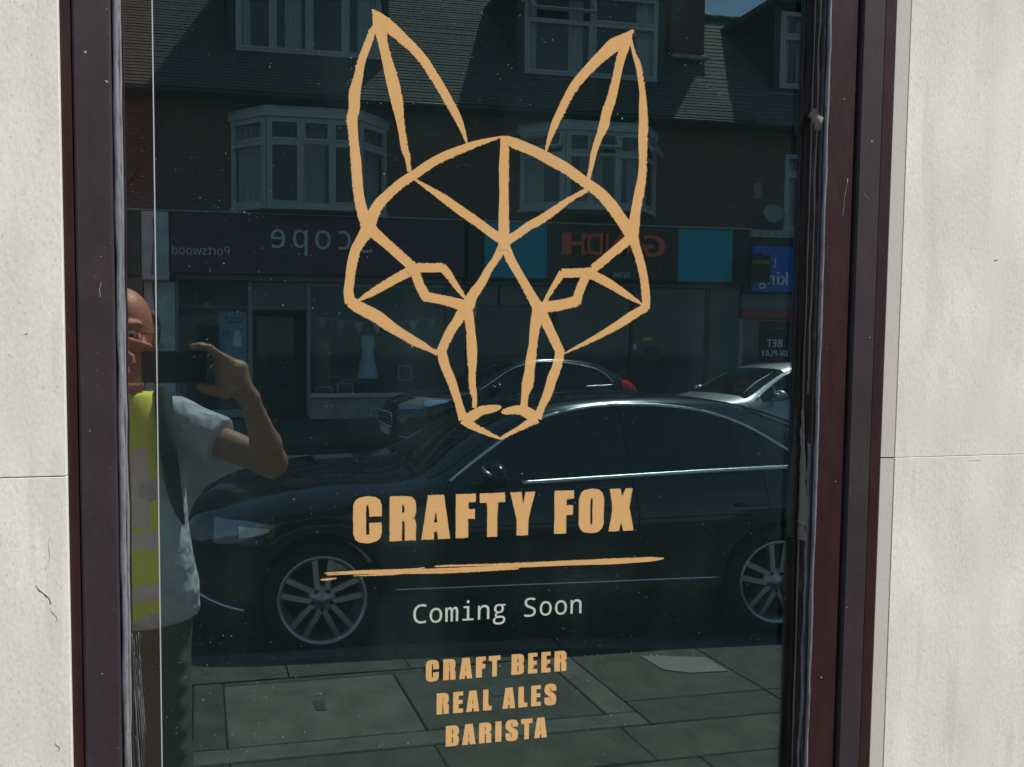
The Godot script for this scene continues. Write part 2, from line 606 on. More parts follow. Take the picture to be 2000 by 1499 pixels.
	mat("black strap", lin(0.012, 0.012, 0.014), 0.8)
	mat("hair", lin(0.035, 0.028, 0.025), 0.7)
	mat("phone", lin(0.006, 0.007, 0.008), 0.3)
	mat("shoe", lin(0.02, 0.018, 0.016), 0.6)
	mat("white sclera", lin(0.7, 0.68, 0.65), 0.3)
	mat("iris", lin(0.03, 0.022, 0.018), 0.2)
	mat("lip", lin(0.34, 0.13, 0.10), 0.5)
	mat("pale cloth", lin(0.55, 0.57, 0.66), 0.9)
	mat("poster blue", lin(0.05, 0.24, 0.34), 0.6)
	mat("poster dark", lin(0.02, 0.03, 0.12), 0.6)
	mat("poster pink", lin(0.45, 0.10, 0.13), 0.6)
	mat("poster white", lin(0.6, 0.62, 0.62), 0.6)
	mat("teal cloth", lin(0.05, 0.22, 0.25), 0.9)
	mat("beige cloth", lin(0.36, 0.33, 0.27), 0.9)
	mat("ochre cloth", lin(0.15, 0.09, 0.05), 0.9)
	mat("green disc", lin(0.05, 0.085, 0.05), 0.6)
	mat("red cable", lin(0.22, 0.01, 0.012), 0.5)
	mat("vent pink", lin(0.30, 0.19, 0.16), 0.8)

# =====================================================================================================  ground
func road_y(z: float) -> float:      # the carriageway rises towards the far side
	return -0.10 + (z - 3.3) * 0.0225

const KERB := [Vector2(-9, 3.44), Vector2(-4, 3.38), Vector2(-1, 3.345), Vector2(1.8, 3.265), Vector2(2.5, 3.04), Vector2(3.3, 3.0), Vector2(8, 2.9), Vector2(20, 2.7)]

func kerb_z(x: float) -> float:
	for k in KERB.size() - 1:
		if x <= KERB[k + 1].x:
			return lerpf(KERB[k].y, KERB[k + 1].y, (x - KERB[k].x) / (KERB[k + 1].x - KERB[k].x))
	return KERB[-1].y

func ground() -> void:
	var road := structure("road")
	var st := tool()
	for s in [[-150.0, 150.0, -60.0, 3.3], [-150.0, 150.0, 3.3, 12.05], [-150.0, 150.0, 12.05, 160.0]]:
		var y0 := -0.10 if s[2] < 3.0 else road_y(s[2])
		var y1 := road_y(minf(s[3], 12.05)) if s[3] > 3.3 else -0.10
		quad_n(st, Vector3(s[0], y0, s[2]), Vector3(s[1], y0, s[2]), Vector3(s[1], y1, s[3]), Vector3(s[0], y1, s[3]), Vector3.UP)
	put(road, "asphalt", done(st), M["asphalt"])
	# near pavement: mortar bed, then every slab by itself
	var near := structure("pavement")
	st = tool()
	var xs := []
	var x := -9.0
	while x < 20.0:
		xs.append(x)
		x += 0.5
	for k in xs.size() - 1:
		var za := kerb_z(xs[k]) - 0.125
		var zb := kerb_z(xs[k + 1]) - 0.125
		quad_n(st, Vector3(xs[k], -0.012, -0.3), Vector3(xs[k + 1], -0.012, -0.3), Vector3(xs[k + 1], -0.012, zb), Vector3(xs[k], -0.012, za), Vector3.UP)
	put(near, "mortar_bed", done(st), M["joint dirt"])
	var rows := [[0.07, 0.66], [0.668, 1.27], [1.278, 1.882], [1.888, 2.166]]
	var shift := [0.0, 0.40, 0.22, 0.0]
	for r in rows.size():
		var sx: float = -3.22 + shift[r] * 0.83
		while sx < 5.6:
			if r < 3 or true:
				paving(near, Vector3(sx + 0.0018, -0.05, rows[r][0]), Vector3(sx + 0.8282, 0.0, rows[r][1]))
			sx += 0.83
	# the band level with the access cover: slabs either side of it
	for r in [[2.172, 2.392], [2.398, 2.945]]:
		var sx: float = 1.912
		while sx < 5.6:
			paving(near, Vector3(sx, -0.05, r[0]), Vector3(sx + 0.72, 0.0, r[1]))
			sx += 0.726
		sx = -0.052
		while sx > -3.4:
			paving(near, Vector3(sx - 0.72, -0.05, r[0]), Vector3(sx, 0.0, r[1]))
			sx -= 0.726
	# slabs cut along the kerb
	var sx2 := -3.3
	while sx2 < 5.6:
		var a := sx2
		var b := sx2 + 0.62
		st = tool()
		var za := kerb_z(a) - 0.128
		var zb := kerb_z(b) - 0.128
		var y := 0.0
		if zb > 2.99 and za > 2.99:
			quad_n(st, Vector3(a + 0.004, y, 2.952), Vector3(b - 0.004, y, 2.952), Vector3(b - 0.004, y, zb), Vector3(a + 0.004, y, za), Vector3.UP)
			put(near, "paving_slab", done(st), M["paving %d" % (rng.randi() % 3)])
		sx2 = b
	# an oblong of concrete with a raised-looking border: an access cover filled with paving
	paving(near, Vector3(-0.045, -0.05, 2.172), Vector3(1.905, 0.001, 2.288), "border_slab", M["worn concrete"])
	paving(near, Vector3(1.762, -0.05, 2.292), Vector3(1.905, 0.001, 2.945), "border_slab", M["worn concrete"])
	paving(near, Vector3(-0.045, -0.05, 2.292), Vector3(0.09, 0.0, 2.945), "border_slab", M["paving 1"])
	paving(near, Vector3(0.098, -0.05, 2.294), Vector3(0.932, 0.0, 2.90), "concrete_panel", M["worn concrete"])
	paving(near, Vector3(0.942, -0.05, 2.294), Vector3(1.756, 0.0, 2.90), "concrete_panel", M["paving 0"])
	paving(near, Vector3(0.098, -0.05, 2.905), Vector3(1.756, -0.001, 2.945), "border_slab", M["paving 1"])
	for c in [[0.497, 2.56], [1.335, 2.556]]:
		box(near, "lifting_plate", Vector3(c[0], -0.01, c[1]), Vector3(c[0] + 0.048, 0.0025, c[1] + 0.1), M["cast iron"])
	# a pale patch of newer cement in the slabs
	st = tool()
	slab(st, PackedVector2Array([Vector2(2.274, -2.882), Vector2(2.602, -2.80), Vector2(2.60, -2.615), Vector2(2.40, -2.63), Vector2(2.292, -2.69)]), -0.01, 0.0045)
	var patch := put(near, "cement_patch", done(st), M["new cement"])
	patch.rotation.x = -PI / 2
	# kerb stones, one by one
	var kerb := structure("kerb")
	var kx := -4.4
	while kx < 8.0:
		var b2 := kx + 0.905
		var p := Vector2(kx, kerb_z(kx))
		var q := Vector2(b2, kerb_z(b2))
		var d := (q - p)
		var stone := bevelled(Vector3(d.length() - 0.008, 0.26, 0.125), 0.012)
		var drop := 0.0 if kx < 2.0 else -0.028
		put(kerb, "kerb_stone", stone, M["paving %d" % (rng.randi() % 3)] if rng.randf() < 0.4 else M["worn concrete"], Vector3((p.x + q.x) / 2, -0.129 + drop, (p.y + q.y) / 2 - 0.0625), Vector3(0, -d.angle(), 0))
		kx = b2
	# far pavement
	var far := structure("far_pavement")
	st = tool()
	quad_n(st, Vector3(-14, 0.22, 12.16), Vector3(24, 0.22, 12.16), Vector3(24, 0.40, 14.4), Vector3(-14, 0.40, 14.4), Vector3.UP)
	put(far, "paving", done(st), M["paving 2"])
	var fk := structure("far_kerb")
	kx = -6.0
	while kx < 18.0:
		put(fk, "kerb_stone", bevelled(Vector3(0.907, 0.25, 0.15), 0.012), M["worn concrete"], Vector3(kx + 0.457, 0.10, 12.085))
		kx += 0.915

func paving(parent: Node, lo: Vector3, hi: Vector3, called := "paving_slab", material: Material = null) -> void:
	var tilt := Vector3(rng.randf_range(-0.0016, 0.0016), 0, rng.randf_range(-0.0016, 0.0016))
	var o := box(parent, called, lo, hi, material if material else M["paving %d" % (rng.randi() % 3)], 0.005)
	o.rotation = tilt
	o.position.y += rng.randf_range(-0.0015, 0.0)

# =====================================================================================================  the shop front
func shop_front() -> void:
	# left and right piers of pale stone blocks; the beds lie at the same heights on both
	var beds := [0.0, 0.52, 1.472, 2.42, 3.2]
	var pl := thing("stone_pier", "pale stained stone pier left of the maroon window frame", "stone pier", Vector3(-0.565, 0, 0))
	var pr := thing("stone_pier", "pale streaked stone pier right of the window, with a chamfered grey return edge", "stone pier", Vector3(1.36, 0, 0))
	for k in beds.size() - 1:
		var y0: float = beds[k] + 0.0003
		var y1: float = beds[k + 1] - 0.0003
		var dl := 0.0 if k == 2 else 0.0003
		var bl := box(pl, "stone_block", Vector3(-0.435, y0 + 0.002, -0.30), Vector3(0.4293, y1 + 0.002, 0.0300 - dl), M["pale stone"], 0.0007)
		bl.rotation.z = 0.0
		box(pr, "stone_block", Vector3(-0.4966, y0 - 0.0035, -0.30), Vector3(0.54, y1 - 0.0035, 0.0262 + dl * 0.6), M["pale stone"], 0.0004)
		# the splayed return of the right pier is a separate, greyer slip
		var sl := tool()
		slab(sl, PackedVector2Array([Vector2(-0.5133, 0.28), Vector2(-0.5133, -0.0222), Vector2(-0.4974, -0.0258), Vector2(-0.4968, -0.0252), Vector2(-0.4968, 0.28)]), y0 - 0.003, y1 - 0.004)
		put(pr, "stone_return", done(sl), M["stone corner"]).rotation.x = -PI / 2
	box(pl, "mortar_joint", Vector3(-0.43, 0.03, -0.29), Vector3(0.426, 3.15, 0.0270), M["stone joint"])
	box(pr, "mortar_joint", Vector3(-0.496, 0.03, -0.29), Vector3(0.535, 3.15, 0.0245), M["stone joint"])
	# small chips along the arris of the right pier
	var o := thing("stall_riser", "pale stone wall under the shop window", "wall", Vector3(0.36, 0, 0))
	box(o, "stone_block", Vector3(-0.488, 0, -0.3), Vector3(0.4645, 0.52, 0.05), M["pale stone"], 0.004)
	box(o, "sill", Vector3(-0.488, 0.522, -0.3), Vector3(0.4645, 0.58, 0.09), M["pale stone"], 0.008)
	o = thing("shop_fascia", "stone lintel and plain board above the shop window", "lintel", Vector3(0.36, 2.62, 0))
	box(o, "stone_block", Vector3(-0.488, 0, -0.3), Vector3(0.4645, 0.578, 0.064), M["pale stone"], 0.004)
	box(o, "cornice", Vector3(-1.36, 0.582, -0.3), Vector3(1.54, 0.70, 0.16), M["pale stone"], 0.01)
	# the building over and behind the shop window
	var w := thing("corner_building", "brick upper storey over the shop", "building", Vector3(0.36, 0, -0.3))
	box(w, "brick_wall", Vector3(-1.36, 3.322, -7.0), Vector3(1.54, 7.0, 0.33), M["brick"])
	box(w, "side_wall", Vector3(-1.66, 0, -7.0), Vector3(-1.37, 6.9, 0.30), M["brick"])
	box(w, "side_wall", Vector3(1.55, 0, -7.0), Vector3(1.84, 6.9, 0.30), M["brick"])
	box(w, "back_wall", Vector3(-1.365, 0, -7.2), Vector3(1.545, 3.3, -7.01), M["brick"])
	box(w, "shop_floor", Vector3(-1.365, -0.1, -7.0), Vector3(1.545, 0.05, -0.01), M["room"])

# wavering bead of silicone down a jamb
func bead(parent: Node, called: String, x: float, z: float, y0: float, y1: float, r: float, wob: float, material: Material, seed_: int, flat := 1.0) -> void:
	var n := noise(seed_, 1.0, 3)
	var path := []
	var radii := []
	var y := y0
	while y <= y1:
		path.append(Vector3(x + wob * n.get_noise_1d(y * 9.0), y, z + wob * 0.5 * n.get_noise_1d(y * 9.0 + 50)))
		radii.append(r * (1.0 + 0.35 * n.get_noise_1d(y * 14.0 + 90)))
		y += 0.012
	var o := put(parent, called, tube(path, radii, 8), material)
	o.scale.z = flat

func jamb(parent: Node, called: String, poly: PackedVector2Array, material: Material) -> void:
	# poly in (x, z): extruded upright between sill and head
	var st := tool()
	slab(st, poly, 0.58, 2.62)
	var o := put(parent, called, done(st), material)
	o.rotation.x = -PI / 2      # (x, y, z) -> (x, z, -y): mirrored below by the caller's sign

func shop_window() -> void:
	var w := thing("shop_window", "tall shop window in a maroon frame, its dark glass mirroring the street behind gold lettering", "shop window")
	# --- jambs: (x, -z) outlines, since the sweep is turned upright
	jamb(w, "frame_jamb", PackedVector2Array([Vector2(-0.1395, 0.12), Vector2(-0.1395, -0.0215), Vector2(-0.1262, -0.0220), Vector2(-0.1240, -0.0195), Vector2(-0.0850, -0.0195), Vector2(-0.0800, -0.0140), Vector2(-0.0800, 0.12)]), M["maroon paint"])
	jamb(w, "sheen_strip", PackedVector2Array([Vector2(-0.1236, -0.0197), Vector2(-0.1236, -0.0225), Vector2(-0.1214, -0.0243), Vector2(-0.0882, -0.0243), Vector2(-0.0858, -0.0220), Vector2(-0.0858, -0.0197)]), M["sky sheen paint"])  # jamb facet whose sky sheen is carried by the colour
	jamb(w, "frame_jamb", PackedVector2Array([Vector2(0.8455, 0.12), Vector2(0.7515, 0.12), Vector2(0.7515, -0.0190), Vector2(0.7560, -0.0220), Vector2(0.7915, -0.0220), Vector2(0.7940, -0.0195), Vector2(0.8290, -0.0195), Vector2(0.8315, -0.0220), Vector2(0.8455, -0.0220)]), M["maroon paint"])
	jamb(w, "sheen_strip", PackedVector2Array([Vector2(0.7950, -0.0197), Vector2(0.7950, -0.0247), Vector2(0.7973, -0.0267), Vector2(0.8257, -0.0267), Vector2(0.8280, -0.0245), Vector2(0.8280, -0.0197)]), M["sky sheen paint"])  # same sky sheen coloured onto the right jamb
	# a thin glazing lining on the inner side of the right jamb, bare and weathered
	jamb(w, "glazing_lining", PackedVector2Array([Vector2(0.7512, 0.006), Vector2(0.7502, 0.006), Vector2(0.7498, -0.0165), Vector2(0.7512, -0.018)]), M["bare dark wood"])
	box(w, "frame_head", Vector3(-0.079, 2.56, -0.10), Vector3(0.750, 2.619, 0.022), M["maroon paint"], 0.004)
	box(w, "frame_sill", Vector3(-0.079, 0.581, -0.10), Vector3(0.750, 0.66, 0.022), M["maroon paint"], 0.004)
	# --- glazing
	var st := tool()
	quad_n(st, Vector3(-0.0795, 0.661, 0), Vector3(0.7500, 0.661, 0), Vector3(0.7500, 2.559, 0), Vector3(-0.0795, 2.559, 0), Vector3.BACK)
	put(w, "glass_pane", done(st), M["clear glass"])
	box(w, "mirror_film", Vector3(-0.0448, 0.661, -0.012), Vector3(0.7355, 2.559, -0.0016), M["dark film"])
	box(w, "added_mirror_board", Vector3(0.7357, 0.661, -0.012), Vector3(0.7500, 2.559, -0.0019), M["added mirror"])  # added reflector behind the bare glass right of the film
	box(w, "added_mirror_board", Vector3(-0.0795, 0.661, -0.012), Vector3(-0.0464, 2.559, -0.0018), M["added mirror"])  # added reflector, brightens the mirror image left of the film
	box(w, "film_edge", Vector3(-0.0462, 0.661, -0.010), Vector3(-0.0450, 2.559, -0.0010), M["film edge"])
	# --- sealant and putty
	bead(w, "sealant_bead", -0.0815, 0.0205, 0.6, 2.6, 0.0036, 0.0012, M["silicone"], 301)
	bead(w, "sealant_bead", -0.0780, 0.0125, 0.6, 2.6, 0.0019, 0.0011, M["silicone"], 302)
	bead(w, "sealant_bead", 0.7535, 0.0210, 0.6, 2.6, 0.0022, 0.0009, M["silicone"], 303)
	bead(w, "sealant_bead", 0.7500, 0.0015, 0.66, 2.55, 0.0010, 0.0008, M["dried filler"], 304)
	bead(w, "paint_run", 0.7496, 0.0145, 0.60, 1.50, 0.0022, 0.003, M["silicone"], 305)
	bead(w, "paint_run", 0.7496, 0.0105, 1.55, 2.3, 0.0012, 0.002, M["dried filler"], 306)
	scraps(w)
	# --- the fox drawn in gold brush strokes
	var fox := group_part(w, "fox_emblem", Vector3(0.34, 1.68, 0))
	fox.set_meta("label", "gold fox head drawn in rough straight brush strokes")
	for k in FOX.size():
		put(fox, "brush_stroke", stroke(FOX[k], 900 + k * 7, 0.00062), M["gold vinyl"], Vector3(0, 0, -0.0014 + 0.000008 * k))
	var rule := group_part(w, "underline", Vector3(0.34, 1.68, 0))
	rule.set_meta("label", "thin broken gold brush line under the shop name")
	for k in RULE.size():
		put(rule, "brush_stroke", stroke(RULE[k], 1500 + k * 7, 0.0004), M["gold vinyl"], Vector3(0, 0, -0.0014 + 0.000008 * k))
	for k in WORDS.size():
		var d: Array = WORDS[k]
		var part := group_part(w, ["shop_name", "menu_line", "menu_line", "menu_line"][k])
		part.set_meta("label", ["large gold capitals of the shop name under the fox", "gold capitals CRAFT BEER, first of three menu lines", "gold capitals REAL ALES, middle menu line", "gold capitals BARISTA, lowest menu line"][k])
		for i in d[0].length():
			var x0: float = d[3][i * 2]
			var x1: float = d[3][i * 2 + 1]
			var over := 0.025 if d[0][i] in "COS" else 0.0
			put(part, "letter", glyph(d[0][i], x1 - x0, d[2] - d[1], over, 2000 + k * 40 + i, 0.0006 if k == 0 else 0.00026), M["gold vinyl"], Vector3(x0, d[1], -0.0012))
	var soon := group_part(w, "announcement")
	soon.set_meta("label", "off-white typewriter lettering reading Coming Soon")
	var words := "Coming Soon"
	var pitch := 0.01965
	var base_line := INF
	for i in words.length():
		if words[i] == " ":
			continue
		var tm := TextMesh.new()
		var f := SystemFont.new()
		f.font_names = PackedStringArray(["Droid Sans Mono"])
		tm.font = f
		tm.text = words[i]
		tm.font_size = 64
		tm.pixel_size = 0.0315 / 64.0
		tm.depth = 0.0002
		tm.curve_step = 0.5
		tm.horizontal_alignment = HORIZONTAL_ALIGNMENT_CENTER
		tm.vertical_alignment = VERTICAL_ALIGNMENT_BOTTOM
		if base_line == INF:      # where the font's own line of writing lies above the foot of its box
			tm.text = "m"
			base_line = tm.get_aabb().position.y
			tm.text = words[i]
		var o := put(soon, "letter", tm, M["white vinyl"], Vector3(0.2496 + pitch * i, 1.2848 - base_line, -0.0012))
		o.set_meta("mono", true)
	var gr := SurfaceTool.new()
	gr.begin(Mesh.PRIMITIVE_TRIANGLES)
	for c in [[0, 0], [1, 1], [1, 0], [0, 0], [0, 1], [1, 1]]:
		gr.set_normal(Vector3.BACK)
		gr.set_uv(Vector2(c[0], 1 - c[1]))
		gr.add_vertex(Vector3(lerpf(-0.0795, 0.7500, c[0]), lerpf(0.9, 2.1, c[1]), -0.0007))
	var grime := put(w, "grime", gr.commit(), M["grime"])
	grime.set_meta("kind", "stuff")
	marks(w)
	# --- dust and grit on the glass, beyond counting
	dust(w)

const WORDS := [
	["CRAFTYFOX", 1.3836, 1.4359, [0.1706, 0.2042, 0.2133, 0.2450, 0.2514, 0.2862, 0.2930, 0.3176, 0.3223, 0.3538, 0.3602, 0.3919, 0.4164, 0.4415, 0.4481, 0.4809, 0.4873, 0.5210]],
	["CRAFTBEER", 1.2145, 1.2397, [0.2576, 0.2736, 0.2789, 0.2940, 0.2987, 0.3150, 0.3194, 0.3316, 0.3354, 0.3502, 0.3642, 0.3801, 0.3854, 0.3972, 0.4024, 0.4143, 0.4193, 0.4350]],
	["REALALES", 1.1737, 1.1993, [0.2710, 0.2861, 0.2915, 0.3038, 0.3077, 0.3240, 0.3288, 0.3397, 0.3533, 0.3695, 0.3734, 0.3852, 0.3898, 0.4024, 0.4070, 0.4223]],
	["BARISTA", 1.1338, 1.1590, [0.2826, 0.2988, 0.3029, 0.3198, 0.3240, 0.3395, 0.3446, 0.3524, 0.3576, 0.3733, 0.3772, 0.3920, 0.3943, 0.4109]],
]
const GLYPH := {
	"C": [1, .43, 1, .2, .93, .09, .8, .03, .5, 0, .2, .03, .07, .09, 0, .2, 0, .8, .07, .91, .2, .97, .5, 1, .8, .97, .93, .91, 1, .8, 1, .56, .56, .56, .56, .78, .54, .81, .505, .825, .47, .81, .45, .78, .45, .2, .47, .175, .505, .16, .54, .175, .56, .2, .56, .43],
	"O": [.498, 0, .2, .03, .07, .1, 0, .22, 0, .78, .07, .9, .2, .97, .5, 1, .8, .97, .93, .9, 1, .78, 1, .22, .93, .1, .8, .03, .502, 0, .502, .185, .53, .2, .545, .23, .545, .76, .53, .79, .5, .805, .47, .79, .455, .76, .455, .23, .47, .2, .498, .185],
	"R": [0, 0, 0, 1, .62, 1, .85, .97, .97, .88, 1, .78, 1, .62, .95, .55, .86, .5, .97, .45, 1, .38, 1, 0, .57, 0, .57, .4, .55, .44, .521, .445, .521, .63, .55, .63, .56, .66, .56, .79, .53, .815, .47, .815, .47, .63, .519, .63, .519, .445, .47, .44, .47, 0],
	"A": [0, 0, .22, 1, .78, 1, 1, 0, .57, 0, .55, .17, .501, .17, .501, .38, .555, .38, .5, .66, .43, .38, .499, .38, .499, .17, .45, .17, .43, 0],
	"F": [0, 0, 0, 1, 1, 1, 1, .81, .62, .81, .62, .65, .96, .65, .96, .43, .62, .43, .62, 0],
	"T": [.3, 0, .3, .78, 0, .78, 0, 1, 1, 1, 1, .78, .7, .78, .7, 0],
	"Y": [.27, 0, .27, .38, 0, 1, .45, 1, .52, .69, .6, 1, 1, 1, .73, .38, .73, 0],
	"X": [0, 0, .145, .55, .02, 1, .455, 1, .51, .79, .64, 1, .93, 1, .8, .57, 1, 0, .565, 0, .49, .25, .42, 0],
	"B": [0, 0, 0, 1, .65, 1, .9, .95, 1, .84, 1, .64, .93, .55, .85, .51, .95, .47, 1, .38, 1, .15, .92, .04, .68, 0, .521, 0, .521, .16, .57, .18, .57, .41, .54, .43, .521, .43, .521, .6, .57, .62, .57, .8, .54, .83, .47, .83, .47, .6, .519, .6, .519, .43, .47, .43, .47, .16, .519, .16, .519, 0],
	"E": [0, 0, 0, 1, 1, 1, 1, .81, .55, .81, .55, .61, .95, .61, .95, .42, .55, .42, .55, .2, 1, .2, 1, 0],
	"L": [0, 0, 0, 1, .6, 1, .6, .2, 1, .2, 1, 0],
	"I": [0, 0, 0, 1, 1, 1, 1, 0],
	"S": [1, .66, 1, .82, .93, .93, .75, .985, .5, 1, .25, .985, .08, .93, 0, .82, 0, .64, .12, .53, .5, .38, .55, .32, .55, .2, .5, .16, .45, .2, .45, .38, 0, .38, 0, .17, .08, .06, .25, .015, .5, 0, .75, .015, .92, .06, 1, .18, 1, .4, .88, .52, .5, .64, .45, .7, .45, .8, .5, .84, .56, .8, .56, .66],
}

# one heavy condensed capital cut out of vinyl, its outline slightly ragged
func glyph(c: String, wide: float, high: float, over: float, seed_: int, rag: float) -> ArrayMesh:
	var g: Array = GLYPH[c]
	var n := noise(seed_, 0.9, 2)
	var poly := PackedVector2Array()
	var count := g.size() / 2
	for k in count:
		var a := Vector2(g[k * 2] * wide, (g[k * 2 + 1] * (1 + 2 * over) - over) * high)
		var k2 := (k + 1) % count
		var b := Vector2(g[k2 * 2] * wide, (g[k2 * 2 + 1] * (1 + 2 * over) - over) * high)
		var slit: bool = absf(g[k * 2] - g[k2 * 2]) < 0.001 and absf(g[k * 2] - 0.51) < 0.012
		var steps := 1 if slit else maxi(1, int(a.distance_to(b) / 0.0012))
		var nn := (b - a).orthogonal().normalized()
		for s in steps:
			var p := a.lerp(b, float(s) / steps)
			var j := 0.0 if s == 0 else rag * (n.get_noise_2d(p.x * 2600 + k * 31, p.y * 2600) + (0.8 if n.get_noise_2d(p.x * 900, p.y * 900 + k * 17) > 0.42 else 0.0))
			poly.append(p + nn * j)
	var st := tool()
	sheet(st, poly, 0.0)
	return done(st)

# a brush stroke: centre line with widths in millimetres, torn edges
func stroke(points: Array, seed_: int, rag: float) -> ArrayMesh:
	var n := noise(seed_, 1.0, 3)
	var left := []
	var right := []
	var count := points.size()
	for k in count - 1:
		var p0: Vector3 = points[maxi(k - 1, 0)]
		var p1: Vector3 = points[k]
		var p2: Vector3 = points[k + 1]
		var p3: Vector3 = points[mini(k + 2, count - 1)]
		var steps := maxi(2, int(Vector2(p1.x, p1.y).distance_to(Vector2(p2.x, p2.y)) / 0.6))
		for s in steps + (1 if k == count - 2 else 0):
			var t := float(s) / steps
			var p := p1.cubic_interpolate(p2, p0, p3, t) / 1000.0
			var q := p1.cubic_interpolate(p2, p0, p3, minf(t + 0.02, 1.0)) / 1000.0
			var r := p1.cubic_interpolate(p2, p0, p3, maxf(t - 0.02, 0.0)) / 1000.0
			var d := Vector2(q.x - r.x, q.y - r.y).normalized()
			var nn := d.orthogonal()
			var w := lerpf(p1.z, p2.z, t) / 2000.0
			var c := Vector2(p.x, p.y)
			var sa := 0.55 if seed_ % 2 else 1.15      # one edge of a stroke is cleaner than the other
			var sb := 1.7 - sa
			var ja := sa * rag * n.get_noise_2d(p.x * 900, p.y * 900) * 1.5
			var jb := sb * rag * n.get_noise_2d(p.x * 900 + 400, p.y * 900) * 1.5
			if n.get_noise_2d(p.x * 500 + 70, p.y * 500) > 0.12:
				ja += sa * rag * 1.7 * n.get_noise_2d(p.x * 5200, p.y * 5200 + 30)
			if n.get_noise_2d(p.x * 500 + 170, p.y * 500) > 0.12:
				jb += sb * rag * 1.7 * n.get_noise_2d(p.x * 5200 + 60, p.y * 5200)
			# torn steps where the brush skipped
			var na := n.get_noise_2d(p.x * 330 + 11, p.y * 330)
			var nb := n.get_noise_2d(p.x * 330 - 47, p.y * 330 + 9)
			ja += sa * rag * (0.7 if na > 0.32 else 0.0) - sa * rag * (0.6 if na < -0.34 else 0.0)
			jb += sb * rag * (1.0 if nb > 0.27 else 0.0) - sb * rag * (0.7 if nb < -0.32 else 0.0)
			left.append(c + nn * maxf(w + ja, 0.0002))
			right.append(c - nn * maxf(w + jb, 0.0002))
	var st := tool()
	for k in left.size() - 1:
		quad_n(st, Vector3(left[k].x, left[k].y, 0), Vector3(left[k + 1].x, left[k + 1].y, 0), Vector3(right[k + 1].x, right[k + 1].y, 0), Vector3(right[k].x, right[k].y, 0), Vector3.BACK)
	return done(st)

func scraps(w: Node) -> void:
	# crumpled remains of torn film and filler on the inner side of the right jamb, smears of silicone low on the left
	var st := tool(true)
	var n := noise(410, 1.0, 3)
	for part in [[1.385, 1.53, 0.020, 0.008], [1.365, 1.40, 0.024, 0.012]]:
		var rows := 26
		for k in rows:
			for j in 5:
				var q := []
				for e in [[k, j], [k + 1, j], [k + 1, j + 1], [k, j + 1]]:
					var t: float = float(e[0]) / rows
					var u: float = e[1] / 5.0
					var y: float = lerpf(part[0], part[1], t)
					var wide: float = part[2] * (1.0 - 0.75 * t) * (1.0 + 0.4 * n.get_noise_1d(t * 30 + part[0] * 100))
					var fold: float = 0.0045 * absf(n.get_noise_2d(t * 60, u * 9 + part[0] * 50))
					q.append(Vector3(0.7496 - 0.001 - fold * (1.0 - 0.5 * u) - part[3] * u * (1 - u) * (1.0 - t), y + 0.004 * n.get_noise_2d(u * 12, t * 9), 0.002 + wide * u * 0.72))
				quad_n(st, q[0], q[1], q[2], q[3], Vector3(-1, 0, 0.3))
	put(w, "torn_film", done(st), M["dried filler"])
	var blob := []
	var rad := []
	for k in 9:
		blob.append(Vector3(0.7485 + 0.001 * sin(k * 1.9), 1.874 + k * 0.0034, 0.011 + 0.004 * sin(k * 0.7)))
		rad.append(0.0035 + 0.0030 * sin(k * 0.39) + 0.0012 * sin(k * 2.3))
	put(w, "filler_lump", tube(blob, rad, 9), M["dried filler"])
	for k in 22:
		var x := -0.0715 + rng.randf() * 0.010
		var y0 := 1.10 + rng.randf() * 0.10
		var len := 0.03 + rng.randf() * 0.11
		var pts := []
		var rr := []
		for s in 12:
			var t := s / 11.0
			pts.append(Vector3(x - 0.010 * t * 0.5 + 0.00018 * sin(s * 1.7 + k), y0 + len * t, 0.0007))
			rr.append(0.00008 + 0.00032 * rng.randf() * rng.randf())
		put(w, "silicone_smear", tube(pts, rr, 5), M["silicone"])

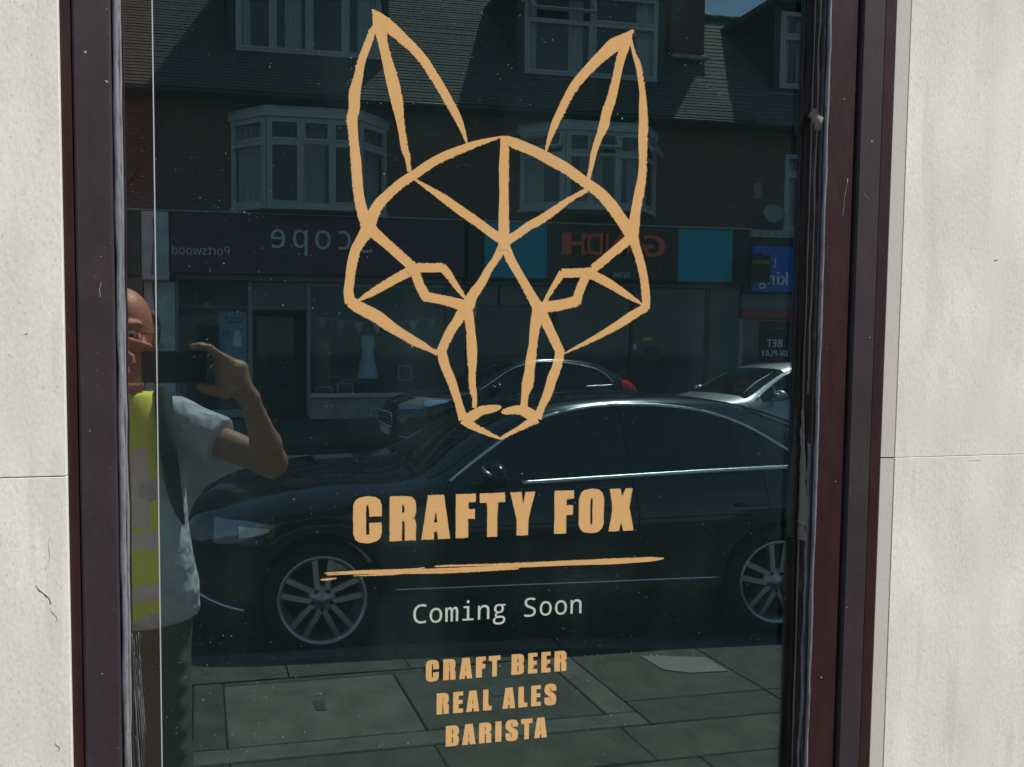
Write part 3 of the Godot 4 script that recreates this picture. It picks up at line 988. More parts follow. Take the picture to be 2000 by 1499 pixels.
# knocks on the paint and the stone
func marks(w: Node) -> void:
	for c in [[-0.1105, 1.905, 0.0017], [-0.0905, 1.877, 0.0016], [-0.1045, 1.262, 0.0008], [-0.0985, 1.70, 0.0007], [-0.113, 1.52, 0.0009], [0.8125, 1.86, 0.0011], [0.80, 1.28, 0.0009], [0.8195, 1.62, 0.0008], [0.782, 1.44, 0.0009], [0.776, 1.91, 0.0008], [0.7705, 1.19, 0.001]]:
		var st := tool()
		var poly := PackedVector2Array()
		for k in 7:
			var r: float = c[2] * rng.randf_range(0.45, 1.15)
			poly.append(Vector2(cos(TAU * k / 7) * r * 1.2, sin(TAU * k / 7) * r))
		slab(st, poly, -0.0008, 0.0003)
		var z := 0.0244 if c[0] < 0.0 else (0.0268 if c[0] > 0.795 and c[0] < 0.828 else 0.0221)
		put(w, "paint_chip", done(st), M["paint chip"], Vector3(c[0], c[1], z))
	for c in [[0.806, 1.795, 0.020, -0.9, "paint chip", 0.0268], [0.7815, 1.79, 0.05, 1.45, "paint chip", 0.0222], [-0.1005, 1.665, 0.016, 1.5, "paint chip", 0.0244]]:
		var pts := []
		var rr := []
		for k in 9:
			var u: float = (k / 8.0 - 0.5) * c[2]
			pts.append(Vector3(c[0] + u * cos(c[3]) + 0.0006 * sin(k * 1.1), c[1] + u * sin(c[3]), c[5]))
			rr.append(0.00012 + 0.00022 * rng.randf())
		put(w, "scratch", tube(pts, rr, 5), M[c[4]])
	var pier: Node3D = get_node("stone_pier")
	var right: Node3D = get_node("stone_pier_001")
	for c in [[-0.155, 1.395, 0.036, 1.35, 0.00025], [-0.160, 1.352, 0.024, 2.1, 0.0010], [-0.151, 1.330, 0.016, 1.8, 0.0004], [-0.15, 1.19, 0.010, 1.5, 0.0006], [-0.172, 1.62, 0.006, 0.3, 0.0005], [1.045, 1.336, 0.012, 0.7, 0.0004], [1.075, 1.205, 0.016, 0.65, 0.0004], [0.985, 1.462, 0.02, 0.0, 0.0005], [1.005, 1.72, 0.008, 0.1, 0.0007], [0.95, 1.40, 0.009, 0.5, 0.0003]]:
		var on_right: bool = c[0] > 0.5
		var host := right if on_right else pier
		var pts := []
		var rr := []
		for k in 10:
			var u: float = (k / 9.0 - 0.5) * c[2]
			pts.append(Vector3(c[0] + u * cos(c[3]) + 0.0022 * sin(k * 0.6), c[1] + u * sin(c[3]), 0.0264 if on_right else 0.0300) - host.position)
			rr.append(c[4] * rng.randf_range(0.15, 0.7))
		put(host, "scuff_mark", tube(pts, rr, 6), M["dark scuff"]).scale.z = 1.0

func dust(w: Node) -> void:
	var st := tool()
	var n := noise(500, 2.2, 3)
	var made := 0
	while made < 1150:
		var x := rng.randf_range(-0.074, 0.747)
		var y := rng.randf_range(0.9, 2.1)
		var dens := 0.22 + 1.5 * n.get_noise_2d(x, y) + (0.35 if x < 0.25 and y < 1.45 else 0.0)
		if rng.randf() > dens:
			continue
		made += 1
		var r := 0.00024 + 0.00034 * pow(rng.randf(), 3.0) + (0.0005 if rng.randf() < 0.025 else 0.0)
		var poly := PackedVector2Array()
		var sides := 6
		var a0 := rng.randf() * TAU
		for k in sides:
			var rr := r * rng.randf_range(0.6, 1.3)
			poly.append(Vector2(x + rr * cos(a0 + TAU * k / sides), y + rr * sin(a0 + TAU * k / sides)))
		for k in range(1, sides - 1):
			tri_n(st, Vector3(poly[0].x, poly[0].y, -0.00156), Vector3(poly[k].x, poly[k].y, -0.00156), Vector3(poly[k + 1].x, poly[k + 1].y, -0.00156), Vector3.BACK)
	var o := put(w, "dust", done(st), M["dust"])
	o.set_meta("kind", "stuff")

const FOX := [
	[Vector3(-145.9, 283.4, 3.4), Vector3(-148.2, 276.6, 7.9), Vector3(-154, 260.6, 8.5), Vector3(-160.4, 243.5, 9.1), Vector3(-163.8, 226.6, 10.2), Vector3(-167.8, 209.7, 13.1), Vector3(-168.4, 192.9, 12.5), Vector3(-170.7, 181.6, 12.5), Vector3(-169.6, 164.9, 10.8), Vector3(-167.8, 148.2, 10.8), Vector3(-166.1, 131.4, 12), Vector3(-164.9, 114.6, 12), Vector3(-163.1, 97.7, 11.5), Vector3(-159.6, 80.9, 12.7), Vector3(-153.1, 61.2, 13.9)],
	[Vector3(-145.9, 296.7, 2.8), Vector3(-142.4, 285.9, 10.2), Vector3(-137.7, 274.5, 12.5), Vector3(-134.8, 262, 10.8), Vector3(-130.6, 245.5, 12), Vector3(-125.9, 229, 14.4), Vector3(-121.7, 212.4, 14.4), Vector3(-118.1, 195.8, 12.7), Vector3(-116.3, 184.6, 9.8), Vector3(-113.3, 167.8, 8.1), Vector3(-110.3, 150.9, 8.7), Vector3(-107.3, 142.5, 7), Vector3(-106, 134, 5.2), Vector3(-104.8, 125.5, 4.7)],
	[Vector3(-148.3, 301.5, 0.6), Vector3(-142.4, 295.3, 9.6), Vector3(-133.7, 287.6, 14.8), Vector3(-123.1, 280.1, 13.7), Vector3(-111.3, 270.9, 12.1), Vector3(-98.9, 260.5, 11), Vector3(-88.1, 249.4, 11), Vector3(-78.5, 236, 10.5), Vector3(-68.2, 221.3, 10.5), Vector3(-59, 206.5, 10.6), Vector3(-50.4, 192.7, 9.4), Vector3(-44.8, 181.5, 7.7), Vector3(-40.5, 170.8, 4.7), Vector3(-37.3, 160.7, 2.4)],
	[Vector3(3.9, 169.6, 1.8), Vector3(-7.9, 166.1, 4.2), Vector3(-21.4, 162, 6.6), Vector3(-35.5, 156.7, 8.3), Vector3(-62.8, 145.1, 10), Vector3(-80.9, 135.1, 10), Vector3(-98.8, 122.4, 10.5), Vector3(-112.5, 113.8, 10.5), Vector3(-130.2, 98.4, 11), Vector3(-141.4, 86, 12.2), Vector3(-151.4, 65.8, 15), Vector3(-155.5, 55.5, 13.9), Vector3(-163.1, 43.3, 11.5), Vector3(-167.2, 35.2, 11.5), Vector3(-171.3, 18.1, 11), Vector3(-173.6, 0.9, 10.4), Vector3(-174.8, -11.6, 11), Vector3(-173, -23.6, 11.6)],
	[Vector3(-173, -20.8, 11.6), Vector3(-163.6, -27.5, 13.9), Vector3(-143, -37.7, 14.6), Vector3(-129.8, -46.8, 13.5), Vector3(-119.1, -53.7, 11.2), Vector3(-107, -60.6, 10.7), Vector3(-96.7, -66.5, 10.1), Vector3(-87, -71.1, 8.4), Vector3(-79.7, -75.2, 5.4), Vector3(-70.5, -79.3, 6.6)],
	[Vector3(-150.8, 60.7, 15), Vector3(-137.2, 49.1, 11.6), Vector3(-122.9, 37.4, 11.1), Vector3(-110.4, 26.8, 11.2), Vector3(-100.7, 18.9, 11.2)],
	[Vector3(-101.9, 14.3, 11.2), Vector3(-116.3, 7.1, 10.6), Vector3(-128.8, -0, 10), Vector3(-147.1, -10.7, 8.2), Vector3(-156.6, -16, 5.2), Vector3(-165.4, -21.8, 1.7)],
	[Vector3(-100.7, 17.8, 10.6), Vector3(-86.3, 18.1, 10.7), Vector3(-63.8, 18.5, 10.1)],
	[Vector3(-65.6, 19.6, 10.1), Vector3(-57.6, 10.5, 9), Vector3(-50.2, 0.1, 7.2), Vector3(-43.3, -8.6, 5.4), Vector3(-36.5, -16.8, 2.4)],
	[Vector3(-98.9, 15.5, 10.6), Vector3(-95.3, 6.3, 11.2), Vector3(-91, -3.5, 11.3), Vector3(-84.2, -16.2, 11.9)],
	[Vector3(-87.3, -14.5, 11.3), Vector3(-73.9, -16.6, 10.7), Vector3(-61.7, -18.8, 10.8), Vector3(-38.9, -24.4, 13.3)],
	[Vector3(8.4, 45.3, 12.2), Vector3(-1.4, 28.6, 8.5), Vector3(-9.4, 17.2, 9.1), Vector3(-18, 1.8, 10.9), Vector3(-27.8, -11.3, 12.1), Vector3(-34.5, -25, 15.7)],
	[Vector3(9, 47.7, 12.2), Vector3(18, 29, 11), Vector3(30.9, 8.5, 10.4), Vector3(42, -9.2, 11.1), Vector3(51.8, -25.2, 14.3)],
	[Vector3(5.2, 169.1, 3), Vector3(8.4, 156.5, 10.8), Vector3(8, 136.1, 12.1), Vector3(8.4, 105.1, 10.9), Vector3(8.6, 80.6, 12.7), Vector3(9, 51.2, 13.4)],
	[Vector3(3.9, 170.2, 1.2), Vector3(10.8, 166.5, 10.2), Vector3(23.3, 162.4, 12.7), Vector3(43.6, 155.8, 12.2), Vector3(64.7, 146.7, 13.5), Vector3(87.3, 135.9, 13), Vector3(109.5, 122, 12.5), Vector3(128, 110.7, 13.8), Vector3(143.4, 96.3, 15.1), Vector3(155.6, 81.6, 14.6), Vector3(169.9, 63.9, 16.6)],
	[Vector3(167.6, 302.5, 0.6), Vector3(158.6, 292.4, 12.4), Vector3(143, 282.5, 16.7), Vector3(128.9, 270.3, 13.6), Vector3(113.6, 255.2, 11.7), Vector3(95.9, 235.3, 11.1), Vector3(85.3, 218.3, 9.8), Vector3(76, 199.6, 9.8), Vector3(70.4, 188.1, 9.2), Vector3(64.9, 173.8, 6.7), Vector3(59.4, 156.5, 2.4)],
	[Vector3(164.4, 297, 3.7), Vector3(160.6, 289.6, 10), Vector3(156.8, 281.1, 11.8), Vector3(151.3, 264.2, 10.6), Vector3(147.7, 247.4, 10), Vector3(144, 231.2, 11.2), Vector3(140.4, 217.9, 11.8), Vector3(135.4, 204, 12.5), Vector3(131.8, 188.4, 12.5), Vector3(126.8, 176.3, 8.7), Vector3(120, 156.9, 7.5), Vector3(117, 140.7, 5.6), Vector3(113.3, 125.7, 4.4)],
	[Vector3(164.5, 292.3, 2.5), Vector3(165.9, 285.9, 3.7), Vector3(169.5, 274.3, 5), Vector3(175, 261.6, 7.5), Vector3(178, 248.1, 7.5), Vector3(181, 230.4, 7.6), Vector3(182, 216.7, 10.1), Vector3(183.1, 194.7, 12), Vector3(182.9, 176.6, 12), Vector3(183.5, 149.6, 10.2), Vector3(182.5, 131.5, 10.8), Vector3(179.6, 113.2, 12.7), Vector3(176, 95, 12.1), Vector3(173.7, 76.7, 14), Vector3(172, 62.7, 15.3)],
	[Vector3(171.2, 66.3, 15.3), Vector3(175.6, 50.6, 11.5), Vector3(182, 32.5, 10.9), Vector3(187.9, 10.6, 10.9), Vector3(191.1, -11.4, 11), Vector3(191.4, -26.2, 9.7)],
	[Vector3(192, -23.7, 9.7), Vector3(170.7, -35.6, 10.9), Vector3(154.8, -45.5, 10.2), Vector3(125.9, -61, 6.4), Vector3(103.7, -71.4, 3.8), Vector3(86.2, -79.9, 1.3)],
	[Vector3(120.6, 13.7, 10.7), Vector3(133.9, 7.9, 11.4), Vector3(147.2, 1.4, 10.2), Vector3(163.4, -8.1, 8.3), Vector3(175.6, -14.7, 5.1), Vector3(186.5, -20.7, 1.9)],
	[Vector3(170.7, 59.6, 12.7), Vector3(147.8, 41.5, 10.8), Vector3(121.8, 21, 10.7)],
	[Vector3(119.2, 16.7, 11.3), Vector3(99, 15.7, 10.6), Vector3(81.4, 14.8, 10.6)],
	[Vector3(82.7, 15.4, 10), Vector3(70.1, -2.8, 6.2), Vector3(60, -20.3, 4.3)],
	[Vector3(112.7, 13.5, 11.3), Vector3(107.7, 2, 11.3), Vector3(103.3, -8.9, 11.3), Vector3(100.2, -20.5, 12.6)],
	[Vector3(102.1, -17.4, 12.6), Vector3(80.1, -22.5, 12.5), Vector3(55, -25.8, 13.6)],
	[Vector3(-36.4, -26.2, 15.7), Vector3(-31.9, -43.8, 10.9), Vector3(-29.9, -61.5, 11.5), Vector3(-29.2, -70.4, 12.8), Vector3(-28.4, -88.2, 11.6), Vector3(-28.3, -101.3, 8.5), Vector3(-28.2, -115, 8.5), Vector3(-26.8, -123.9, 8.5), Vector3(-24.9, -132.9, 5.5), Vector3(-25.4, -143.1, 5.5)],
	[Vector3(-39.4, -29.7, 13.3), Vector3(-48, -43.9, 11.4), Vector3(-55.3, -54.6, 11.4), Vector3(-66.2, -77.5, 11.4)],
	[Vector3(-66.2, -75.2, 11.4), Vector3(-61.2, -94.1, 11.5), Vector3(-53.6, -111.2, 10.9), Vector3(-44.1, -138.7, 9.1), Vector3(-38.4, -156.6, 11.6)],
	[Vector3(-39, -156, 11.6), Vector3(-30.9, -162.1, 10.4), Vector3(-23.3, -166.4, 8), Vector3(-7.5, -173.9, 5.6), Vector3(7.7, -180.3, 1.9)],
	[Vector3(-36.5, -156.7, 11), Vector3(-26.6, -152, 12.2), Vector3(-17.2, -146.8, 11), Vector3(-3.4, -144.5, 9.2), Vector3(2.9, -143.4, 6.8), Vector3(8, -142.9, 1.9)],
	[Vector3(52.9, -156.8, 11.3), Vector3(40.1, -163.3, 8.8), Vector3(28.7, -169.2, 5.6), Vector3(17.9, -174.4, 5), Vector3(6.5, -180.2, 2.5)],
	[Vector3(8, -148.9, 1.9), Vector3(14.4, -147.8, 8.1), Vector3(28.4, -146.2, 10.6), Vector3(40, -149.3, 13.1), Vector3(51, -155.6, 12.5)],
	[Vector3(53.1, -26.4, 16.1), Vector3(48.3, -52.2, 12.4), Vector3(46.6, -68.5, 10.6), Vector3(44.2, -85.3, 12.4), Vector3(42.5, -100.4, 12.4), Vector3(40.2, -116.7, 14.9), Vector3(37.1, -128.7, 8.7), Vector3(36, -142.6, 8.7)],
	[Vector3(55.7, -29.4, 13.7), Vector3(68.3, -53.9, 11.9), Vector3(81.6, -79.3, 11.3)],
	[Vector3(80.9, -76.9, 11.3), Vector3(76.7, -96.3, 11.9), Vector3(71.7, -108.4, 12.6), Vector3(65.5, -127.8, 11.3), Vector3(57.9, -144.1, 8.8), Vector3(52.9, -156.8, 10.7)],
	[Vector3(-98.2, 117.3, 1.8), Vector3(-81.9, 107.6, 5.9), Vector3(-62.5, 96.2, 9.5), Vector3(-44.1, 84.1, 10.7), Vector3(-25.5, 72.5, 10.8), Vector3(-6.8, 60.2, 10.9), Vector3(8.3, 51.2, 12.2)],
	[Vector3(112.3, 113.7, 5), Vector3(86.6, 99.1, 6.8), Vector3(73.8, 89.8, 9.3), Vector3(56.1, 77.9, 10.5), Vector3(37.1, 67.3, 9.8), Vector3(23.4, 57.5, 9.8), Vector3(9.6, 50, 10.9)],
	[Vector3(-104.9, 17.1, 10.6), Vector3(-97.1, 13.8, 11.8)],
	[Vector3(123.8, 18.6, 11.4), Vector3(114, 13, 12.6)],
	[Vector3(8.3, 52.3, 13.4), Vector3(9.1, 40.6, 11.6)],
	[Vector3(-41.3, -26.2, 14.5), Vector3(-32, -30.2, 14.5)],
	[Vector3(49.9, -26.4, 14.9), Vector3(58.9, -28.7, 13.7)],
]
const RULE := [
	[Vector3(-202.6, -329.9, 1.2), Vector3(-163.4, -330.1, 3), Vector3(-102.8, -330.8, 2.4), Vector3(-84.4, -329.3, 1.2)],
	[Vector3(-163.4, -332.5, 1.2), Vector3(-102.8, -332, 2.4), Vector3(-40.7, -332.8, 3.1), Vector3(29.4, -333.2, 3.8), Vector3(88.2, -333, 5.1), Vector3(155.2, -333.8, 6.6), Vector3(203, -333.6, 5.3), Vector3(222.4, -333.2, 1.3)],
	[Vector3(-199.1, -331.8, 1.2), Vector3(-151.4, -332.5, 1.8), Vector3(-65.7, -335.7, 3.1), Vector3(-2.7, -335.9, 3.1), Vector3(32, -336.4, 1.3)],
	[Vector3(-207.3, -337.3, 1.2), Vector3(-199.1, -337.2, 2.4), Vector3(-189, -336.5, 1.2)],
	[Vector3(-169.4, -334.6, 0.6), Vector3(-127.2, -335, 2.4), Vector3(-108.9, -334.7, 0.6)],
	[Vector3(-72, -328.8, 0.6), Vector3(-62.7, -328.6, 1.8), Vector3(22.9, -330.4, 2.5), Vector3(141.6, -331.2, 2.6), Vector3(209.9, -331.4, 1.3)],
]

# =====================================================================================================  the terrace across the street
const ZF := 14.0      # its shop-front line

func road_box(st: SurfaceTool, x0: float, x1: float, y0: float, y1: float, z0: float, z1: float) -> void:
	bx(st, Vector3(x0, y0, z0), Vector3(x1, y1, z1))

# a plastic-framed window in the plane of its own x and y; the street is towards -z. cols: widths of the lights; top: height of the top lights (0: none); open: which top lights stand open
func casement(parent: Node, at: Vector3, turn: float, w: float, h: float, cols: Array, top: float, open := [], plain := [], frame: Material = null) -> void:
	frame = frame if frame else M["white plastic"]
	var rot := Vector3(0, turn, 0)
	var bas := Basis.from_euler(rot)
	var st := tool()
	var b := 0.055
	bx(st, Vector3(0, 0, -0.035), Vector3(b, h, 0.035))
	bx(st, Vector3(w - b, 0, -0.035), Vector3(w, h, 0.035))
	bx(st, Vector3(b, 0, -0.034), Vector3(w - b, b, 0.034))
	bx(st, Vector3(b, h - b, -0.034), Vector3(w - b, h, 0.034))
	var x := 0.0
	var total := 0.0
	for c in cols:
		total += c
	var edges := [0.0]
	for c in cols:
		x += c / total * w
		edges.append(x)
	for k in range(1, cols.size()):
		bx(st, Vector3(edges[k] - 0.035, b, -0.033), Vector3(edges[k] + 0.035, h - b, 0.033))
	if top > 0:
		for k in cols.size():
			bx(st, Vector3(edges[k] + (b if k == 0 else 0.035), h - top - 0.028, -0.032), Vector3(edges[k + 1] - (b if k == cols.size() - 1 else 0.035), h - top + 0.028, 0.032))
	put(parent, "window_frame", done(st), frame, at, rot)
	for k in cols.size():
		var x0: float = edges[k] + (b if k == 0 else 0.035)
		var x1: float = edges[k + 1] - (b if k == cols.size() - 1 else 0.035)
		var spans := [[b, (h - top - 0.028) if top > 0 else h - b]]
		if top > 0:
			spans.append([h - top + 0.028, h - b])
		for s in spans.size():
			var y0: float = spans[s][0]
			var y1: float = spans[s][1]
			var ww := x1 - x0
			var hh := y1 - y0
			var fixed: bool = (s == 0 and k in plain)
			var e := 0.012 if fixed else 0.04
			var sst := tool()
			var zf := -0.012 if fixed else -0.048
			bx(sst, Vector3(0, -hh, zf), Vector3(e, 0, 0.02))
			bx(sst, Vector3(ww - e, -hh, zf), Vector3(ww, 0, 0.02))
			bx(sst, Vector3(e, -hh, zf + 0.001), Vector3(ww - e, -hh + e, 0.019))
			bx(sst, Vector3(e, -e, zf + 0.001), Vector3(ww - e, 0, 0.019))
			var swing := 0.0
			if s == 1 and k in open:
				swing = 0.55
			var sb := bas * Basis(Vector3.RIGHT, swing)
			var o := put(parent, "sash", done(sst), frame)
			o.transform = Transform3D(sb, at + bas * Vector3(x0, y1, 0.0))
			var pq := tool()
			quad_n(pq, Vector3(e, -hh + e, 0), Vector3(ww - e, -hh + e, 0), Vector3(ww - e, -e, 0), Vector3(e, -e, 0), Vector3(0, 0, -1))
			var p := put(parent, "pane", done(pq), M["window glass"])
			p.transform = Transform3D(sb, at + bas * Vector3(x0, y1, 0.0))

func drape(parent: Node, x0: float, x1: float, y0: float, y1: float, z: float, seed_: int, material: Material) -> void:
	var st := tool(true)
	var n := int((x1 - x0) / 0.02) + 2
	for k in n:
		var xa := lerpf(x0, x1, float(k) / n)
		var xb := lerpf(x0, x1, float(k + 1) / n)
		var za := z + 0.025 * sin(k * 1.3 + seed_) + 0.01 * sin(k * 0.37)
		var zb := z + 0.025 * sin((k + 1) * 1.3 + seed_) + 0.01 * sin((k + 1) * 0.37)
		quad_n(st, Vector3(xa, y0, za), Vector3(xb, y0, zb), Vector3(xb, y1, zb), Vector3(xa, y1, za), Vector3(0, 0, -1))
	put(parent, "curtain", done(st), material)

func bay(parent: Node, x0: float, x1: float, x2: float, x3: float, y0: float, y1: float, cols: Array, open: Array, seed_: int) -> void:
	var zc := 13.5
	var p := group_part(parent, "bay_window")
	var h := y1 - y0 - 0.16
	casement(p, Vector3(x1, y0 + 0.05, zc), 0.0, x2 - x1, h, cols, 0.43, open, [1] if cols.size() > 2 else [])
	var dl := Vector2(x1 - x0, zc - ZF)
	casement(p, Vector3(x0, y0 + 0.05, ZF), -dl.angle(), dl.length(), h, [1.0], 0.43, [0] if open.size() > 1 else [])
	var dr := Vector2(x3 - x2, ZF - zc)
	casement(p, Vector3(x2, y0 + 0.05, zc), -dr.angle(), dr.length(), h, [1.0], 0.43, [0] if open.size() > 1 else [])
	var foot := PackedVector2Array([Vector2(x0 - 0.07, ZF), Vector2(x1 - 0.04, zc - 0.07), Vector2(x2 + 0.04, zc - 0.07), Vector2(x3 + 0.07, ZF)])
	for s in [["sill", y0 - 0.01, y0 + 0.045, "white plastic"], ["head_board", y1 - 0.11, y1 + 0.02, "white plastic"], ["bay_roof", y1 + 0.022, y1 + 0.07, "lead"]]:
		var st := tool()
		var poly := PackedVector2Array()
		for v in foot:
			poly.append(Vector2(v.x, -v.y))
		slab(st, poly, s[1], s[2])
		var o := put(p, s[0], done(st), M[s[3]])
		o.rotation.x = -PI / 2
	drape(p, x0 + 0.12, x0 + 0.55, y0 + 0.05, y1 - 0.12, ZF + 0.12, seed_, M["curtain"])
	drape(p, x2 + 0.05, x3 - 0.1, y0 + 0.05, y1 - 0.12, ZF + 0.12, seed_ + 3, M["curtain"])
	if cols.size() > 2:
		drape(p, x1 + 0.65, x1 + 1.15, y0 + 0.05, y1 - 0.12, ZF + 0.2, seed_ + 5, M["curtain"])

func slope_y(z: float) -> float:
	return 6.26 + (z - 13.62) * 1.19

func tiles(parent: Node, called: String, gauge: float, y_from: float, y_to: float, x_left: Callable, x_right: Callable, holes: Array, lift: float, material: Material) -> void:
	var st := tool()
	var dir := Vector3(0, 1.19, 1.0).normalized()
	var nrm := Vector3(0, 1.0, -1.19).normalized()
	var y := y_from
	var step := gauge * dir.y
	var course := 0
	while y < y_to:
		var z := 13.62 + (y - 6.26) / 1.19
		var spans := [[x_left.call(y), x_right.call(y)]]
		for hole in holes:
			if y > hole[2] - 0.02 and y < hole[3]:
				var cut := []
				for s in spans:
					if hole[0] > s[0] and hole[1] < s[1]:
						cut.append([s[0], hole[0]])
						cut.append([hole[1], s[1]])
					else:
						cut.append(s)
				spans = cut
		for s in spans:
			if s[1] <= s[0]:
				continue
			var base := Vector3(0, y, z)
			var low := base + nrm * (lift + 0.014 + rng.randf() * 0.004)
			var high := base + dir * (gauge + 0.012) + nrm * (lift + 0.006)
			var und := base + nrm * lift
			# broken into lengths that sag a little, as old courses do
			var seg := maxi(1, int((s[1] - s[0]) / 0.8))
			var prev := 0.0
			for k in seg:
				var xa: float = lerpf(s[0], s[1], float(k) / seg)
				var xb: float = lerpf(s[0], s[1], float(k + 1) / seg)
				var nxt := rng.randf_range(-0.004, 0.004)
				quad_n(st, Vector3(xa, low.y + prev, low.z), Vector3(xb, low.y + nxt, low.z), Vector3(xb, high.y, high.z), Vector3(xa, high.y, high.z), nrm)
				quad_n(st, Vector3(xa, low.y + prev, low.z), Vector3(xb, low.y + nxt, low.z), Vector3(xb, und.y, und.z), Vector3(xa, und.y, und.z), Vector3(0, -0.7, -0.7))
				prev = nxt
		y += step
		course += 1
	var o := put(parent, called, done(st), material)
	o.set_meta("kind", "stuff")

func dormer(parent: Node, x0: float, x1: float, y0: float, y1: float, cols: Array, top: float, open: Array, hang: bool, seed_: int) -> void:
	var z := 14.4
	var d := group_part(parent, "dormer")
	casement(d, Vector3(x0 + 0.02, y0, z), 0.0, x1 - x0 - 0.04, y1 - y0, cols, top, open, [])
	var back := 13.62 + (y1 + 0.22 - 6.26) / 1.19
	for x in [[x0 - 0.14, x0], [x1, x1 + 0.14]]:
		var st := tool()
		var z_low := 13.62 + (y0 - 0.3 - 6.26) / 1.19
		slab(st, PackedVector2Array([Vector2(z - 0.02, y0 - 0.16), Vector2(z - 0.02, y1 + 0.10), Vector2(back, y1 + 0.10), Vector2(z_low, y0 - 0.35)]), 0.0, x[1] - x[0])
		var o := put(d, "cheek", done(st), M["tile hanging"], Vector3(x[1], 0, 0))
		o.rotation.y = -PI / 2       # (x, y, z) -> (-z, y, x)
	box(d, "flat_roof", Vector3(x0 - 0.28, y1 + 0.102, z - 0.24), Vector3(x1 + 0.28, y1 + 0.24, back + 0.3), M["dark plastic"], 0.01)
	var ap := tool()
	var yb := y0 - 0.13
	var n := 8
	for k in n:     # dressed lead flashing in overlapping lengths
		var xa := lerpf(x0 - 0.12, x1 + 0.12, float(k) / n)
		var xb := lerpf(x0 - 0.12, x1 + 0.12, float(k + 1) / n)
		var q := rng.randf() * 0.02
		quad_n(ap, Vector3(xa, yb - 0.14 + q, z - 0.10), Vector3(xb, yb - 0.14 + q, z - 0.10), Vector3(xb, yb + 0.02, z - 0.035), Vector3(xa, yb + 0.02, z - 0.035), Vector3(0, 0.4, -1))
	put(d, "lead_apron", done(ap), M["lead"])
	box(d, "apron_board", Vector3(x0, y0 - 0.12, z - 0.02), Vector3(x1, y0 - 0.002, z + 0.03), M["tile hanging"])
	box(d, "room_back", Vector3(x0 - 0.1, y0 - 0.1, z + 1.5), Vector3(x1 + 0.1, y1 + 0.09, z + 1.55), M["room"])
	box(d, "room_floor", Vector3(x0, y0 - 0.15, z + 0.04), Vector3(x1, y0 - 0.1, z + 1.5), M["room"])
	drape(d, x0 + 0.07, x0 + 0.30, y0 + 0.04, y1 - 0.05, z + 0.10, seed_, M["curtain"])
	drape(d, (x0 + x1) / 2 - 0.45, (x0 + x1) / 2 - 0.12, y0 + 0.04, y1 - 0.05, z + 0.12, seed_ + 2, M["curtain"])
	drape(d, x1 - 0.45, x1 - 0.07, y0 + 0.04, y1 - 0.05, z + 0.10, seed_ + 4, M["curtain"])

